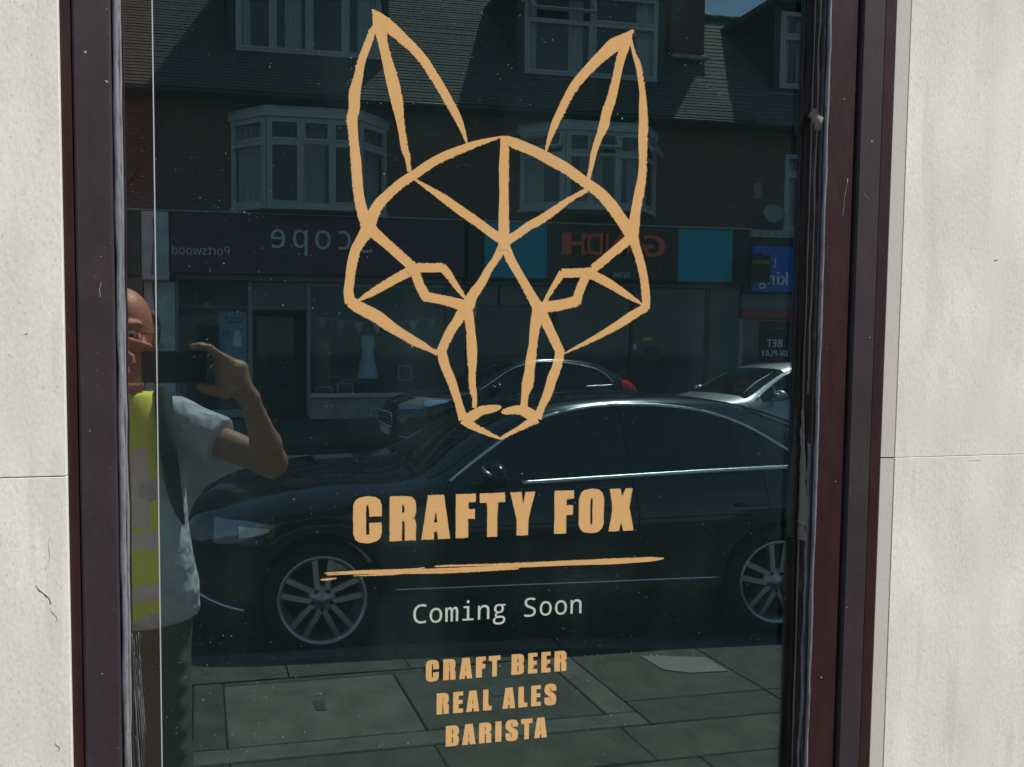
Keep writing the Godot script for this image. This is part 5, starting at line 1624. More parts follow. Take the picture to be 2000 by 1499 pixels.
func wheel(car: Node3D, at: Vector3, side: float, d: Dictionary) -> void:
	var r: float = d.hub
	var rim: float = d.rim
	var w := group_part(car, "wheel", at)
	if side > 0:
		w.rotation.y = PI
	# local -z looks out of the car
	put(w, "tyre", lathe([Vector2(rim - 0.012, 0.10), Vector2(r - 0.03, 0.11), Vector2(r, 0.08), Vector2(r, -0.07), Vector2(r - 0.025, -0.108), Vector2(rim + 0.03, -0.118), Vector2(rim - 0.004, -0.108)], 44, true), M["rubber"])
	put(w, "rim", lathe([Vector2(rim - 0.03, 0.09), Vector2(rim - 0.032, -0.07), Vector2(rim - 0.02, -0.10), Vector2(rim - 0.008, -0.117), Vector2(rim + 0.004, -0.113), Vector2(rim + 0.002, -0.10)], 44, true), M["alloy"])
	put(w, "brake_disc", lathe([Vector2(0.0, -0.02), Vector2(0.15, -0.02), Vector2(0.15, 0.0), Vector2(0.0, 0.0)], 28, true), M["black trim"])
	put(w, "hub_cap", lathe([Vector2(0.0, -0.098), Vector2(0.03, -0.096), Vector2(0.036, -0.088), Vector2(0.075, -0.082), Vector2(0.08, -0.06), Vector2(0.03, -0.03)], 20, true), M["alloy"])
	for k in 5:     # five double spokes
		var a := TAU * k / 5 + PI / 2 + 0.02
		var st := tool()
		for s in [-1.0, 1.0]:
			var poly := PackedVector2Array()
			var inner := 0.03
			var wide := 0.074
			poly.append(Vector2(0.05, s * 0.012))
			poly.append(Vector2(0.11, s * 0.018))
			poly.append(Vector2(rim - 0.025, s * 0.030))
			poly.append(Vector2(rim - 0.022, s * 0.062))
			poly.append(Vector2(0.12, s * 0.050))
			poly.append(Vector2(0.06, s * 0.042))
			slab(st, poly, 0.056, 0.094)
		var o := put(w, "spoke", done(st), M["alloy"])
		o.transform = Transform3D(Basis(Vector3.UP, PI) * Basis(Vector3.BACK, a), Vector3.ZERO)
	for k in 5:
		var a := TAU * k / 5 + PI / 2 + PI / 5
		put(w, "wheel_bolt", lathe([Vector2(0, -0.092), Vector2(0.011, -0.092), Vector2(0.012, -0.07)], 8, true), M["black trim"], Vector3(cos(a) * 0.058, sin(a) * 0.058, 0))

func build_car(called: String, label: String, at: Vector3, turn: float, d: Dictionary) -> Node3D:
	var c := thing(called, label, "car", at, turn, "")
	var paint: Material = M[d.paint]
	put(c, "body", body_shell(d), paint)
	for side in [-1.0, 1.0]:
		# side glass under the cant rail: outlined by the window arc
		var arc := func(u: float) -> float:
			var y: float = curve_at(d.arc, u)
			var s := section(d, u)
			return clampf(6.0 + (y - s[6].y) / maxf(s[7].y - s[6].y, 0.01), 6.03, 7.35)
		var sill := func(_u: float) -> float: return 6.02
		var splits: Array = d.splits
		for k in splits.size() - 1:
			put(c, "side_window", body_patch(d, splits[k] + 0.012, splits[k + 1] - 0.012, sill, arc, side, 0.005, 4), M["tinted glass"])
		var n := 40
		for run in d.trim_runs:
			put(c, "window_trim", body_line(d, run[0], run[1], arc, side, d.trim, 0.008), M["chrome"])
		put(c, "waist_trim", body_line(d, d.waist[0], d.waist[1], func(u: float) -> float: return 5.96, side, d.trim * 1.25, 0.012), M["chrome"])
		# shut lines
		for u in d.gaps:
			var path := []
			for k in 12:
				path.append(on_body(d, u + 0.02 * sin(k * 0.3), lerpf(2.6, 5.9, k / 11.0), side, 0.0015))
			put(c, "shut_line", tube(path, [0.004], 5), M["black trim"])
		put(c, "crease", body_line(d, d.front + 0.4, d.length - 0.35, func(u: float) -> float: return ring_of_height(d, u, d.crease + 0.02 * (u - 1.0)), side, 0.006, -0.001), paint)
		put(c, "rocker_trim", body_line(d, d.front + d.arch + 0.06, d.front + d.base - d.arch - 0.04, func(u: float) -> float: return ring_of_height(d, u, 0.37), side, 0.006, 0.004), M["chrome" if d.rocker else "black trim"])
		# door handles
		for u in d.handles:
			var v := func(uu: float) -> float: return ring_of_height(d, uu, d.handle_y)
			put(c, "door_handle", body_line(d, u, u + 0.20, v, side, 0.012, 0.022, 0.03), M["chrome"] if d.paint == "silver paint" else paint)
		# mirror
		var m := on_body(d, d.mirror, 6.0, side, 0.0)
		var shell := SphereMesh.new()
		shell.radius = 0.5
		shell.height = 1.0
		shell.radial_segments = 20
		shell.rings = 12
		var mo := put(c, "mirror_housing", shell, paint, m + Vector3(0.04, 0.075, side * 0.13))
		mo.scale = Vector3(0.13, 0.15, 0.22)
		put(c, "mirror_arm", tube([m + Vector3(0.02, 0.0, -side * 0.02), m + Vector3(0.03, 0.03, side * 0.08)], [0.022], 7), paint)
		put(c, "mirror_highlight", tube([m + Vector3(-0.018, 0.112, side * 0.06), m + Vector3(-0.028, 0.10, side * 0.14), m + Vector3(-0.015, 0.094, side * 0.215)], [0.008, 0.010, 0.006], 6), M["chrome"])  # chrome line standing in for the highlight on the mirror top
		# lamps
		var hl: Array = d.headlamp      # u0, u1, y low, y high
		put(c, "headlight", body_patch(d, hl[0], hl[1], func(u: float) -> float: return ring_of_height(d, u, lerpf(hl[2], hl[3] - 0.03, pow((u - hl[0]) / (hl[1] - hl[0]), 1.6))), func(u: float) -> float: return ring_of_height(d, u, hl[3] - 0.02 * absf(u - (hl[0] + hl[1]) / 2) / (hl[1] - hl[0])), side, 0.006, 4), M["lamp cover"])
		var h0: float = lerpf(hl[0], hl[1], 0.42)
		put(c, "headlight_reflector", body_patch(d, h0, lerpf(hl[0], hl[1], 0.90), func(u: float) -> float: return ring_of_height(d, u, lerpf(hl[2] + 0.03, hl[3] - 0.04, pow((u - hl[0]) / (hl[1] - hl[0]), 1.6))), func(u: float) -> float: return ring_of_height(d, u, hl[3] - 0.03), side, 0.009, 3), M["chrome"])
		var tl: Array = d.taillamp
		put(c, "taillight", body_patch(d, tl[0], tl[1], func(u: float) -> float: return ring_of_height(d, u, tl[2]), func(u: float) -> float: return ring_of_height(d, u, lerpf(tl[3] - 0.02, tl[3], (u - tl[0]) / (tl[1] - tl[0]))), side, 0.006, 4), M["red lamp"])
		for k in 2:
			var hub: float = d.front + d.base * k
			wheel(c, Vector3(hub, d.hub, side * (d.width / 2.0 - 0.115)), side, d)
	# windscreen and rear window
	for g in [d.screen, d.rear]:
		var st := tool(true)
		var n := 16
		for k in n:
			for j in 10:
				var q := []
				for e in [[k, j], [k + 1, j], [k + 1, j + 1], [k, j + 1]]:
					var u := lerpf(g[0], g[1], float(e[0]) / n)
					var t: float = float(e[1]) / 10 * 2 - 1
					var v := lerpf(9.0, 7.12, absf(t))
					q.append(on_body(d, u, minf(v, 8.999), signf(t) if t != 0 else 1.0, 0.005))
				quad_n(st, q[0], q[1], q[2], q[3], Vector3(-0.3 if g == d.screen else 0.3, 1, 0))
		put(c, "windscreen" if g == d.screen else "rear_window", done(st), M["tinted glass"])
	# front: grille with bars, bumper intake, plate
	var s0 := section(d, 0.0)
	var gw: float = d.grille
	box(c, "grille", Vector3(-0.022, 0.44, -gw), Vector3(0.01, s0[9].y - 0.02, gw), M["black trim"], 0.006)
	for k in 3:
		var y: float = lerpf(0.48, s0[9].y - 0.06, k / 2.0)
		box(c, "grille_bar", Vector3(-0.034, y, -gw + 0.01), Vector3(-0.0225, y + 0.016, gw - 0.01), M["alloy"], 0.004)
	var gp := []
	for p in [[-1, 0.44], [1, 0.44], [1, 1], [-1, 1], [-1, 0.44]]:
		gp.append(Vector3(-0.024, s0[9].y - 0.02 if p[1] == 1 else p[1], p[0] * gw))
	put(c, "grille_surround", tube(gp, [0.011], 6), M["chrome"])
	box(c, "number_plate", Vector3(-0.028, 0.30, -0.26), Vector3(-0.006, 0.415, 0.26), M["number plate"], 0.003)
	box(c, "number_plate", Vector3(d.length + 0.002, 0.58, -0.26), Vector3(d.length + 0.012, 0.69, 0.26), M["number plate"], 0.003)
	for side in [-1.0, 1.0]:
		put(c, "bumper_blade", body_line(d, 0.05, minf(0.36, d.front - d.arch - 0.06), func(u: float) -> float: return ring_of_height(d, u, 0.315 - 0.05 * sin(u * 4.0)), side, 0.009, 0.004), M["chrome"])
	return c

func cars() -> void:
	var saloon := {
		"length": 4.58, "width": 1.77, "front": 0.79, "base": 2.75, "hub": 0.325, "rim": 0.250, "arch": 0.352, "paint": "black paint",
		"top": [Vector2(0, .66), Vector2(.06, .75), Vector2(.3, .86), Vector2(.8, .955), Vector2(1.38, 1.0), Vector2(1.75, 1.215), Vector2(2.1, 1.365), Vector2(2.5, 1.425), Vector2(3.0, 1.435), Vector2(3.4, 1.405), Vector2(3.75, 1.32), Vector2(4.05, 1.19), Vector2(4.25, 1.095), Vector2(4.45, 1.05), Vector2(4.54, 1.0), Vector2(4.58, .86)],
		"belt": [Vector2(0, .60), Vector2(.3, .78), Vector2(.8, .865), Vector2(1.5, .925), Vector2(2.5, .975), Vector2(3.6, 1.015), Vector2(4.3, 1.02), Vector2(4.58, .8)],
		"arc": [Vector2(1.52, .94), Vector2(1.78, 1.105), Vector2(2.05, 1.265), Vector2(2.32, 1.345), Vector2(2.6, 1.375), Vector2(2.9, 1.372), Vector2(3.2, 1.33), Vector2(3.45, 1.24), Vector2(3.68, 1.09), Vector2(3.78, 1.02)],
		"splits": [1.60, 1.84, 2.62, 3.50, 3.74], "trim_runs": [[1.54, 2.27], [2.275, 2.60], [2.605, 3.16], [3.165, 3.78]], "trim": 0.0115, "waist": [1.95, 3.80],
		"gaps": [1.42, 2.63, 3.46], "crease": 0.70, "handles": [2.42, 3.26], "handle_y": 0.80, "mirror": 1.72, "rocker": true,
		"headlamp": [0.19, 0.53, 0.625, 0.765], "taillamp": [4.22, 4.52, 0.74, 0.93], "screen": [1.42, 2.06], "rear": [3.52, 4.20], "grille": 0.31,
	}
	build_car("parked_car", "black saloon car parked at the near kerb, chrome window trim and five-spoke wheels", Vector3(-0.085, road_y(4.2) - 0.015, 4.325), deg_to_rad(3.1), saloon)
	var silver := saloon.duplicate()
	silver.paint = "silver paint"
	build_car("moving_car", "silver saloon car in the far lane, only its front half in the mirror image", Vector3(5.55, road_y(9.1) + 0.02, 9.05), deg_to_rad(4.0), silver)
	var hatch := {
		"length": 4.0, "width": 1.72, "front": 0.82, "base": 2.49, "hub": 0.305, "rim": 0.205, "arch": 0.34, "paint": "dark red black paint",
		"top": [Vector2(0, .66), Vector2(.08, .77), Vector2(.45, .90), Vector2(.95, 1.0), Vector2(1.1, 1.03), Vector2(1.5, 1.265), Vector2(1.9, 1.42), Vector2(2.35, 1.475), Vector2(2.9, 1.45), Vector2(3.3, 1.38), Vector2(3.6, 1.24), Vector2(3.85, 1.02), Vector2(3.96, .85), Vector2(4.0, .72)],
		"belt": [Vector2(0, .60), Vector2(.4, .82), Vector2(1.0, .92), Vector2(2.0, .98), Vector2(3.2, 1.05), Vector2(3.7, 1.03), Vector2(4.0, .7)],
		"arc": [Vector2(1.2, .95), Vector2(1.5, 1.12), Vector2(1.8, 1.29), Vector2(2.15, 1.385), Vector2(2.5, 1.395), Vector2(2.9, 1.35), Vector2(3.2, 1.27), Vector2(3.34, 1.15), Vector2(3.4, 1.06)],
		"splits": [1.28, 1.5, 2.35, 3.3], "trim_runs": [[1.24, 2.9], [2.9, 3.38]], "trim": 0.009, "waist": [2.9, 3.36],
		"gaps": [1.2, 2.4, 3.1], "crease": 0.74, "handles": [2.14, 2.9], "handle_y": 0.86, "mirror": 1.42, "rocker": false,
		"headlamp": [0.08, 0.80, 0.70, 0.875], "taillamp": [3.52, 3.86, 0.98, 1.13], "screen": [1.14, 1.86], "rear": [3.34, 3.78], "grille": 0.45,
	}
	build_car("parked_car", "dark hatchback with a red tail light, parked along the far kerb before the charity shop", Vector3(2.83, road_y(11.0) + 0.0, 11.05), 0.0, hatch)

# =====================================================================================================  the photographer
# A figure as a distance field: tapered capsules joined smoothly, meshed as surface nets.
func field(prims: Array, lo: Vector3, cell: float, nx: int, ny: int, nz: int) -> PackedFloat32Array:
	var f := PackedFloat32Array()
	f.resize(nx * ny * nz)
	f.fill(1.0)
	for p in prims:
		var a: Vector3 = p[0]
		var b: Vector3 = p[1]
		var ra: float = p[2]
		var rb: float = p[3]
		var k: float = p[4]
		var sq: Vector3 = p[5] if p.size() > 5 else Vector3.ONE      # squash of space about a, for ellipsoids
		var cut: bool = p.size() > 6
		var m := maxf(ra, rb) + k + 0.03
		var ex := Vector3(m / sq.x, m / sq.y, m / sq.z)
		var p0 := (a.min(b) - ex - lo) / cell
		var p1 := (a.max(b) + ex - lo) / cell
		var ab := (b - a) * sq
		var l2 := maxf(ab.length_squared(), 0.0000001)
		for z in range(maxi(0, int(p0.z)), mini(nz, int(p1.z) + 2)):
			for y in range(maxi(0, int(p0.y)), mini(ny, int(p1.y) + 2)):
				var row := (z * ny + y) * nx
				for x in range(maxi(0, int(p0.x)), mini(nx, int(p1.x) + 2)):
					var q := (lo + Vector3(x, y, z) * cell - a) * sq
					var t := clampf(q.dot(ab) / l2, 0.0, 1.0)
					var d := (q - ab * t).length() - (ra + (rb - ra) * t)
					var o := f[row + x]
					if cut:
						d = -d
						var h := clampf(0.5 + 0.5 * (d - o) / k, 0.0, 1.0)
						f[row + x] = lerpf(o, d, h) + k * h * (1.0 - h)
					else:
						var h := clampf(0.5 + 0.5 * (o - d) / k, 0.0, 1.0)
						f[row + x] = lerpf(o, d, h) - k * h * (1.0 - h)
	return f

func nets(st: SurfaceTool, prims: Array, lo: Vector3, hi: Vector3, cell: float, planes := []) -> void:
	var nx := int((hi.x - lo.x) / cell) + 2
	var ny := int((hi.y - lo.y) / cell) + 2
	var nz := int((hi.z - lo.z) / cell) + 2
	var f := field(prims, lo, cell, nx, ny, nz)
	if planes.size():
		for z in nz:
			for y in ny:
				for x in nx:
					var i := (z * ny + y) * nx + x
					if f[i] < 0.06:
						var p := lo + Vector3(x, y, z) * cell
						var v := f[i]
						for pl in planes:
							var w: float = p.dot(pl[0]) - pl[1]
							if pl.size() > 2:      # this cut only counts above the height pl[2]
								w = minf(w, p.y - pl[2])
							v = maxf(v, w)
						f[i] = v
	var vert := {}
	var sy := nx
	var sz := nx * ny
	var grad := {}
	for z in nz - 1:
		for y in ny - 1:
			var row := z * sz + y * sy
			for x in nx - 1:
				var i := row + x
				var c0 := f[i]
				if c0 > 0.2 and f[i + 1 + sy + sz] > 0.2:
					continue
				var v := [c0, f[i + 1], f[i + sy], f[i + 1 + sy], f[i + sz], f[i + 1 + sz], f[i + sy + sz], f[i + 1 + sy + sz]]
				var inside := 0
				for q in 8:
					if v[q] < 0.0:
						inside += 1
				if inside == 0 or inside == 8:
					continue
				var sum := Vector3.ZERO
				var n := 0
				for e in EDGES:
					var va: float = v[e[0]]
					var vb: float = v[e[1]]
					if (va < 0.0) != (vb < 0.0):
						var t := va / (va - vb)
						var a := Vector3(e[0] & 1, (e[0] >> 1) & 1, e[0] >> 2)
						var b := Vector3(e[1] & 1, (e[1] >> 1) & 1, e[1] >> 2)
						sum += a.lerp(b, t)
						n += 1
				vert[i] = lo + (Vector3(x, y, z) + sum / n) * cell
				grad[i] = Vector3(v[1] - v[0] + v[3] - v[2] + v[5] - v[4] + v[7] - v[6], v[2] - v[0] + v[3] - v[1] + v[6] - v[4] + v[7] - v[5], v[4] - v[0] + v[5] - v[1] + v[6] - v[2] + v[7] - v[3])
	for i in vert:
		var c := f[i]
		for ax in 3:
			var step: int = [1, sy, sz][ax]
			var o1: int = [sy, sz, 1][ax]
			var o2: int = [sz, 1, sy][ax]
			if (c < 0.0) == (f[i + step] < 0.0):
				continue
			if not (vert.has(i - o1) and vert.has(i - o2) and vert.has(i - o1 - o2)):
				continue
			var qd := [i, i - o1, i - o1 - o2, i - o2]
			var order := [0, 2, 1, 0, 3, 2] if c < 0.0 else [0, 1, 2, 0, 2, 3]
			for q in order:
				st.set_normal((grad[qd[q]] as Vector3).normalized())
				st.add_vertex(vert[qd[q]])

const EDGES := [[0, 1], [2, 3], [4, 5], [6, 7], [0, 2], [1, 3], [4, 6], [5, 7], [0, 4], [1, 5], [2, 6], [3, 7]]

func figure(parent: Node, called: String, batches: Array, material: Material) -> MeshInstance3D:
	var st := SurfaceTool.new()
	st.begin(Mesh.PRIMITIVE_TRIANGLES)
	for b in batches:
		nets(st, b[0], b[1], b[2], b[3], b[4] if b.size() > 4 else [])
	return put(parent, called, st.commit(), material)

func person() -> void:
	var o := thing("person", "person in pale grey T-shirt and yellow safety vest holding a phone up with both hands", "person", Vector3(-0.23, 0, 1.27))
	var base := o.position
	var L := func(x: float, y: float, z: float) -> Vector3: return Vector3(x, y, z) - base
	# joints
	var neck: Vector3 = L.call(-0.205, 1.47, 1.235)
	var head: Vector3 = L.call(-0.19, 1.645, 1.165)
	var chest: Vector3 = L.call(-0.235, 1.30, 1.26)
	var belly: Vector3 = L.call(-0.235, 1.06, 1.235)
	var hip: Vector3 = L.call(-0.235, 0.93, 1.27)
	var sh_r: Vector3 = L.call(-0.072, 1.415, 1.255)
	var el_r: Vector3 = L.call(0.178, 1.325, 1.115)
	var wr_r: Vector3 = L.call(0.112, 1.495, 0.955)
	var sh_l: Vector3 = L.call(-0.40, 1.415, 1.255)
	var el_l: Vector3 = L.call(-0.53, 1.27, 1.09)
	var wr_l: Vector3 = L.call(-0.285, 1.50, 0.985)
	var arms := [
		[sh_r, el_r, 0.048, 0.037, 0.02], [el_r, el_r.lerp(wr_r, 0.3), 0.036, 0.037, 0.02], [el_r.lerp(wr_r, 0.3), wr_r, 0.037, 0.0235, 0.02],
		[sh_l, el_l, 0.050, 0.040, 0.02], [el_l, el_l.lerp(wr_l, 0.3), 0.040, 0.042, 0.02], [el_l.lerp(wr_l, 0.3), wr_l, 0.042, 0.025, 0.02]]
	var trunk := []
	for s in [-1.0, 1.0]:
		trunk.append([chest + Vector3(s * 0.075, 0.07, 0), belly + Vector3(s * 0.068, 0, 0.0), 0.100, 0.112, 0.05])
		trunk.append([belly + Vector3(s * 0.068, 0, 0), hip + Vector3(s * 0.075, -0.02, 0), 0.112, 0.112, 0.05])
		trunk.append([chest + Vector3(s * 0.05, 0.13, -0.0), (sh_r if s > 0 else sh_l) + Vector3(0, -0.01, 0), 0.065, 0.055, 0.04])
	trunk.append([chest + Vector3(0, 0.14, 0), neck, 0.075, 0.058, 0.04])
	var legs := []
	for s in [-1.0, 1.0]:
		var h := hip + Vector3(s * 0.092, -0.03, 0.01)
		var kn: Vector3 = L.call(-0.235 + s * 0.115, 0.50, 1.265)
		var an: Vector3 = L.call(-0.235 + s * 0.125, 0.10, 1.30)
		legs.append([h, kn, 0.092, 0.062, 0.04])
		legs.append([kn, an, 0.062, 0.045, 0.03])
	# skin: one continuous surface
	var skin := []
	for q in trunk + legs:
		skin.append([q[0], q[1], q[2] - 0.012, q[3] - 0.012, q[4]])
	skin.append_array(arms)
	skin.append([neck, head + Vector3(0, -0.05, 0.01), 0.056, 0.055, 0.02])
	var lo: Vector3 = L.call(-0.66, 0.04, 0.88)
	var hi: Vector3 = L.call(0.28, 1.60, 1.45)
	var st := SurfaceTool.new()
	st.begin(Mesh.PRIMITIVE_TRIANGLES)
	nets(st, skin, lo, hi, 0.014)
	# head
	var hd := []
	hd.append([head + Vector3(0, 0.02, 0.012), head + Vector3(0, 0.02, 0.012), 0.100, 0.100, 0.01, Vector3(1.30, 1.0, 1.04)])
	hd.append([head + Vector3(0, -0.055, -0.022), head + Vector3(0, -0.055, -0.022), 0.072, 0.072, 0.03, Vector3(1.18, 1.0, 1.05)])
	hd.append([head + Vector3(0, -0.098, -0.052), head + Vector3(0, -0.098, -0.052), 0.026, 0.026, 0.03])
	hd.append([head + Vector3(0, -0.075, 0.02), neck + Vector3(0, 0.0, 0.0), 0.054, 0.057, 0.02])
	hd.append([head + Vector3(0, 0.012, -0.088), head + Vector3(0, -0.028, -0.112), 0.009, 0.0145, 0.012])
	hd.append([head + Vector3(0, -0.030, -0.104), head + Vector3(0, -0.030, -0.104), 0.013, 0.013, 0.008])
	for s in [-1.0, 1.0]:
		hd.append([head + Vector3(s * 0.011, -0.034, -0.100), head + Vector3(s * 0.011, -0.034, -0.100), 0.009, 0.009, 0.006])
		hd.append([head + Vector3(s * 0.012, 0.024, -0.088), head + Vector3(s * 0.048, 0.024, -0.074), 0.010, 0.009, 0.012])
		hd.append([head + Vector3(s * 0.031, 0.0, -0.094), head + Vector3(s * 0.031, 0.0, -0.094), 0.017, 0.017, 0.010, Vector3.ONE, true])
		hd.append([head + Vector3(s * 0.031, 0.0, -0.074), head + Vector3(s * 0.031, 0.0, -0.074), 0.0150, 0.0150, 0.004])
		hd.append([head + Vector3(s * 0.046, -0.030, -0.066), head + Vector3(s * 0.046, -0.030, -0.066), 0.022, 0.022, 0.02])
		# ear
		hd.append([head + Vector3(s * 0.079, 0.018, 0.022), head + Vector3(s * 0.077, -0.032, 0.012), 0.014, 0.010, 0.006, Vector3(1.5, 1, 1)])
		hd.append([head + Vector3(s * 0.088, 0.0, 0.008), head + Vector3(s * 0.087, -0.012, 0.006), 0.007, 0.006, 0.004, Vector3.ONE, true])
	hd.append([head + Vector3(-0.022, -0.064, -0.088), head + Vector3(0.022, -0.064, -0.088), 0.0075, 0.0075, 0.008])
	hd.append([head + Vector3(-0.018, -0.077, -0.084), head + Vector3(0.018, -0.077, -0.084), 0.0085, 0.0085, 0.008])
	hd.append([head + Vector3(-0.022, -0.0705, -0.097), head + Vector3(0.022, -0.0705, -0.097), 0.0028, 0.0028, 0.004, Vector3.ONE, true])
	nets(st, hd, head + Vector3(-0.115, -0.165, -0.14), head + Vector3(0.115, 0.14, 0.14), 0.0045)
	# hands: palm, four fingers and a thumb each, closed on the ends of the phone
	var hands := []
	var kr: Array = []
	# right of the mirror image: fingers along the top edge, thumb under
	var palm: Vector3 = L.call(0.074, 1.548, 0.942)
	kr.append([wr_r, palm, 0.0265, 0.024, 0.02])
	for q in [Vector3(0.054, 1.588, 0.926), Vector3(0.060, 1.582, 0.936), Vector3(0.066, 1.572, 0.947), Vector3(0.070, 1.559, 0.956)]:
		kr.append([q - base, q - base, 0.0115, 0.0115, 0.006])      # knuckles
	kr.append([palm + Vector3(0.014, 0.016, 0.004), palm + Vector3(-0.026, 0.022, -0.004), 0.022, 0.019, 0.02])
	kr.append([palm + Vector3(0.010, -0.020, 0.0), palm + Vector3(-0.020, -0.014, -0.004), 0.024, 0.020, 0.02])
	var fingers := [   # knuckle, mid joint, tip joint, tip
		[Vector3(0.052, 1.590, 0.922), Vector3(0.020, 1.612, 0.912), Vector3(-0.002, 1.6165, 0.906), Vector3(-0.018, 1.6145, 0.903)],
		[Vector3(0.056, 1.584, 0.934), Vector3(0.026, 1.609, 0.926), Vector3(0.006, 1.617, 0.920), Vector3(-0.010, 1.6165, 0.917)],
		[Vector3(0.060, 1.574, 0.946), Vector3(0.030, 1.596, 0.944), Vector3(0.014, 1.588, 0.936), Vector3(0.010, 1.576, 0.928)],
		[Vector3(0.062, 1.560, 0.956), Vector3(0.038, 1.574, 0.958), Vector3(0.026, 1.564, 0.950), Vector3(0.022, 1.553, 0.942)]]
	var rad := [0.0098, 0.0098, 0.0094, 0.0082]
	for k in 4:
		var q: Array = fingers[k]
		for j in 3:
			kr.append([q[j] - base, q[j + 1] - base, rad[k] * (1.0 - 0.08 * j), rad[k] * (0.92 - 0.08 * j), 0.004])
	var th := [Vector3(0.092, 1.524, 0.940), Vector3(0.056, 1.512, 0.922), Vector3(0.022, 1.519, 0.912), Vector3(0.000, 1.525, 0.908)]
	for j in 3:
		kr.append([th[j] - base, th[j + 1] - base, [0.018, 0.0128, 0.0110][j], [0.0132, 0.0112, 0.0092][j], 0.006])
	nets(st, kr, L.call(-0.04, 1.46, 0.888), L.call(0.16, 1.645, 1.0), 0.004)
	var kl: Array = []
	palm = L.call(-0.218, 1.565, 0.960)
	kl.append([wr_l, palm, 0.0265, 0.024, 0.02])
	kl.append([palm + Vector3(-0.012, 0.016, 0.004), palm + Vector3(0.026, 0.024, -0.006), 0.022, 0.019, 0.02])
	kl.append([palm + Vector3(-0.010, -0.020, 0.0), palm + Vector3(0.020, -0.012, -0.006), 0.024, 0.020, 0.02])
	fingers = [
		[Vector3(-0.188, 1.600, 0.930), Vector3(-0.150, 1.626, 0.914), Vector3(-0.124, 1.619, 0.906), Vector3(-0.108, 1.6145, 0.903)],
		[Vector3(-0.192, 1.594, 0.942), Vector3(-0.158, 1.624, 0.930), Vector3(-0.134, 1.622, 0.921), Vector3(-0.118, 1.6165, 0.916)],
		[Vector3(-0.196, 1.584, 0.954), Vector3(-0.166, 1.602, 0.950), Vector3(-0.150, 1.592, 0.940), Vector3(-0.146, 1.578, 0.932)],
		[Vector3(-0.198, 1.570, 0.962), Vector3(-0.174, 1.580, 0.962), Vector3(-0.162, 1.568, 0.952), Vector3(-0.158, 1.556, 0.944)]]
	for k in 4:
		var q: Array = fingers[k]
		for j in 3:
			kl.append([q[j] - base, q[j + 1] - base, rad[k] * (1.0 - 0.08 * j), rad[k] * (0.92 - 0.08 * j), 0.004])
	th = [Vector3(-0.226, 1.538, 0.950), Vector3(-0.192, 1.522, 0.928), Vector3(-0.158, 1.524, 0.914), Vector3(-0.128, 1.526, 0.908)]
	for j in 3:
		kl.append([th[j] - base, th[j + 1] - base, [0.018, 0.0128, 0.0110][j], [0.0132, 0.0112, 0.0092][j], 0.006])
	nets(st, kl, L.call(-0.33, 1.46, 0.89), L.call(-0.09, 1.66, 1.03), 0.004)
	put(o, "body", st.commit(), M["skin"])
	# eyes, lips, hair, glasses
	for s in [-1.0, 1.0]:
		var ball := SphereMesh.new()
		ball.radius = 0.0118
		ball.height = 0.0236
		put(o, "eye", ball, M["white sclera"], head + Vector3(s * 0.031, 0.001, -0.0795))
		var ir := SphereMesh.new()
		ir.radius = 0.0062
		ir.height = 0.0124
		put(o, "iris", ir, M["iris"], head + Vector3(s * 0.031, -0.001, -0.0868))
	var hair := []
	for s in [-1.0, 1.0]:
		hair.append([head + Vector3(s * 0.066, 0.045, 0.02), head + Vector3(s * 0.070, -0.01, 0.045), 0.022, 0.020, 0.02])
		hair.append([head + Vector3(s * 0.060, 0.03, 0.06), head + Vector3(s * 0.03, -0.04, 0.094), 0.030, 0.024, 0.03])
	figure(o, "hair", [[hair, head + Vector3(-0.12, -0.1, -0.03), head + Vector3(0.12, 0.12, 0.16), 0.006]], M["hair"])
	var gl := group_part(o, "glasses")
	for s in [-1.0, 1.0]:
		var ring := []
		for k in 25:
			var a := TAU * k / 24
			ring.append(head + Vector3(s * 0.032 + 0.024 * cos(a), -0.004 + 0.018 * sin(a), -0.106 + 0.006 * absf(cos(a)) * (1.0 if cos(a) * s > 0 else 0.2)))
		put(gl, "rim", tube(ring, [0.0013], 6), M["dark frame"])
		put(gl, "temple", tube([head + Vector3(s * 0.056, 0.002, -0.099), head + Vector3(s * 0.078, 0.004, -0.085), head + Vector3(s * 0.083, 0.004, 0.0), head + Vector3(s * 0.080, -0.008, 0.03)], [0.0016], 6), M["dark frame"])
	put(gl, "bridge", tube([head + Vector3(-0.009, -0.001, -0.106), head + Vector3(0, 0.003, -0.113), head + Vector3(0.009, -0.001, -0.106)], [0.0013], 6), M["dark frame"])
	# T-shirt: trunk and upper arms, a finger wider than the skin, cut at the hem and sleeve ends, gathered in folds
	var shirt := []
	for p in trunk:
		shirt.append([p[0], p[1], p[2] + 0.018, p[3] + 0.022, p[4]])
	for a in [[sh_r, el_r], [sh_l, el_l]]:
		shirt.append([a[0], a[0].lerp(a[1], 0.48), 0.070, 0.068, 0.03])
		for k in 4:    # ring folds
			var c: Vector3 = a[0].lerp(a[1], 0.10 + k * 0.105)
			shirt.append([c + Vector3(0, 0.035, -0.02), c + Vector3(0.012, -0.02, -0.055), 0.024, 0.018, 0.016])
	for k in 9:
		var y := 0.93 + k * 0.055
		var sx := -1.0 if k % 2 else 1.0
		shirt.append([belly + Vector3(sx * 0.10, y - 1.06, -0.09 + 0.02 * (k % 3)), belly + Vector3(sx * 0.165, y - 1.03, 0.0), 0.026, 0.022, 0.03])
	shirt.append([hip + Vector3(0.11, 0.03, 0), hip + Vector3(0.12, -0.02, 0.0), 0.115, 0.105, 0.05])
	shirt.append([hip + Vector3(-0.11, 0.03, 0), hip + Vector3(-0.12, -0.02, 0.0), 0.115, 0.105, 0.05])
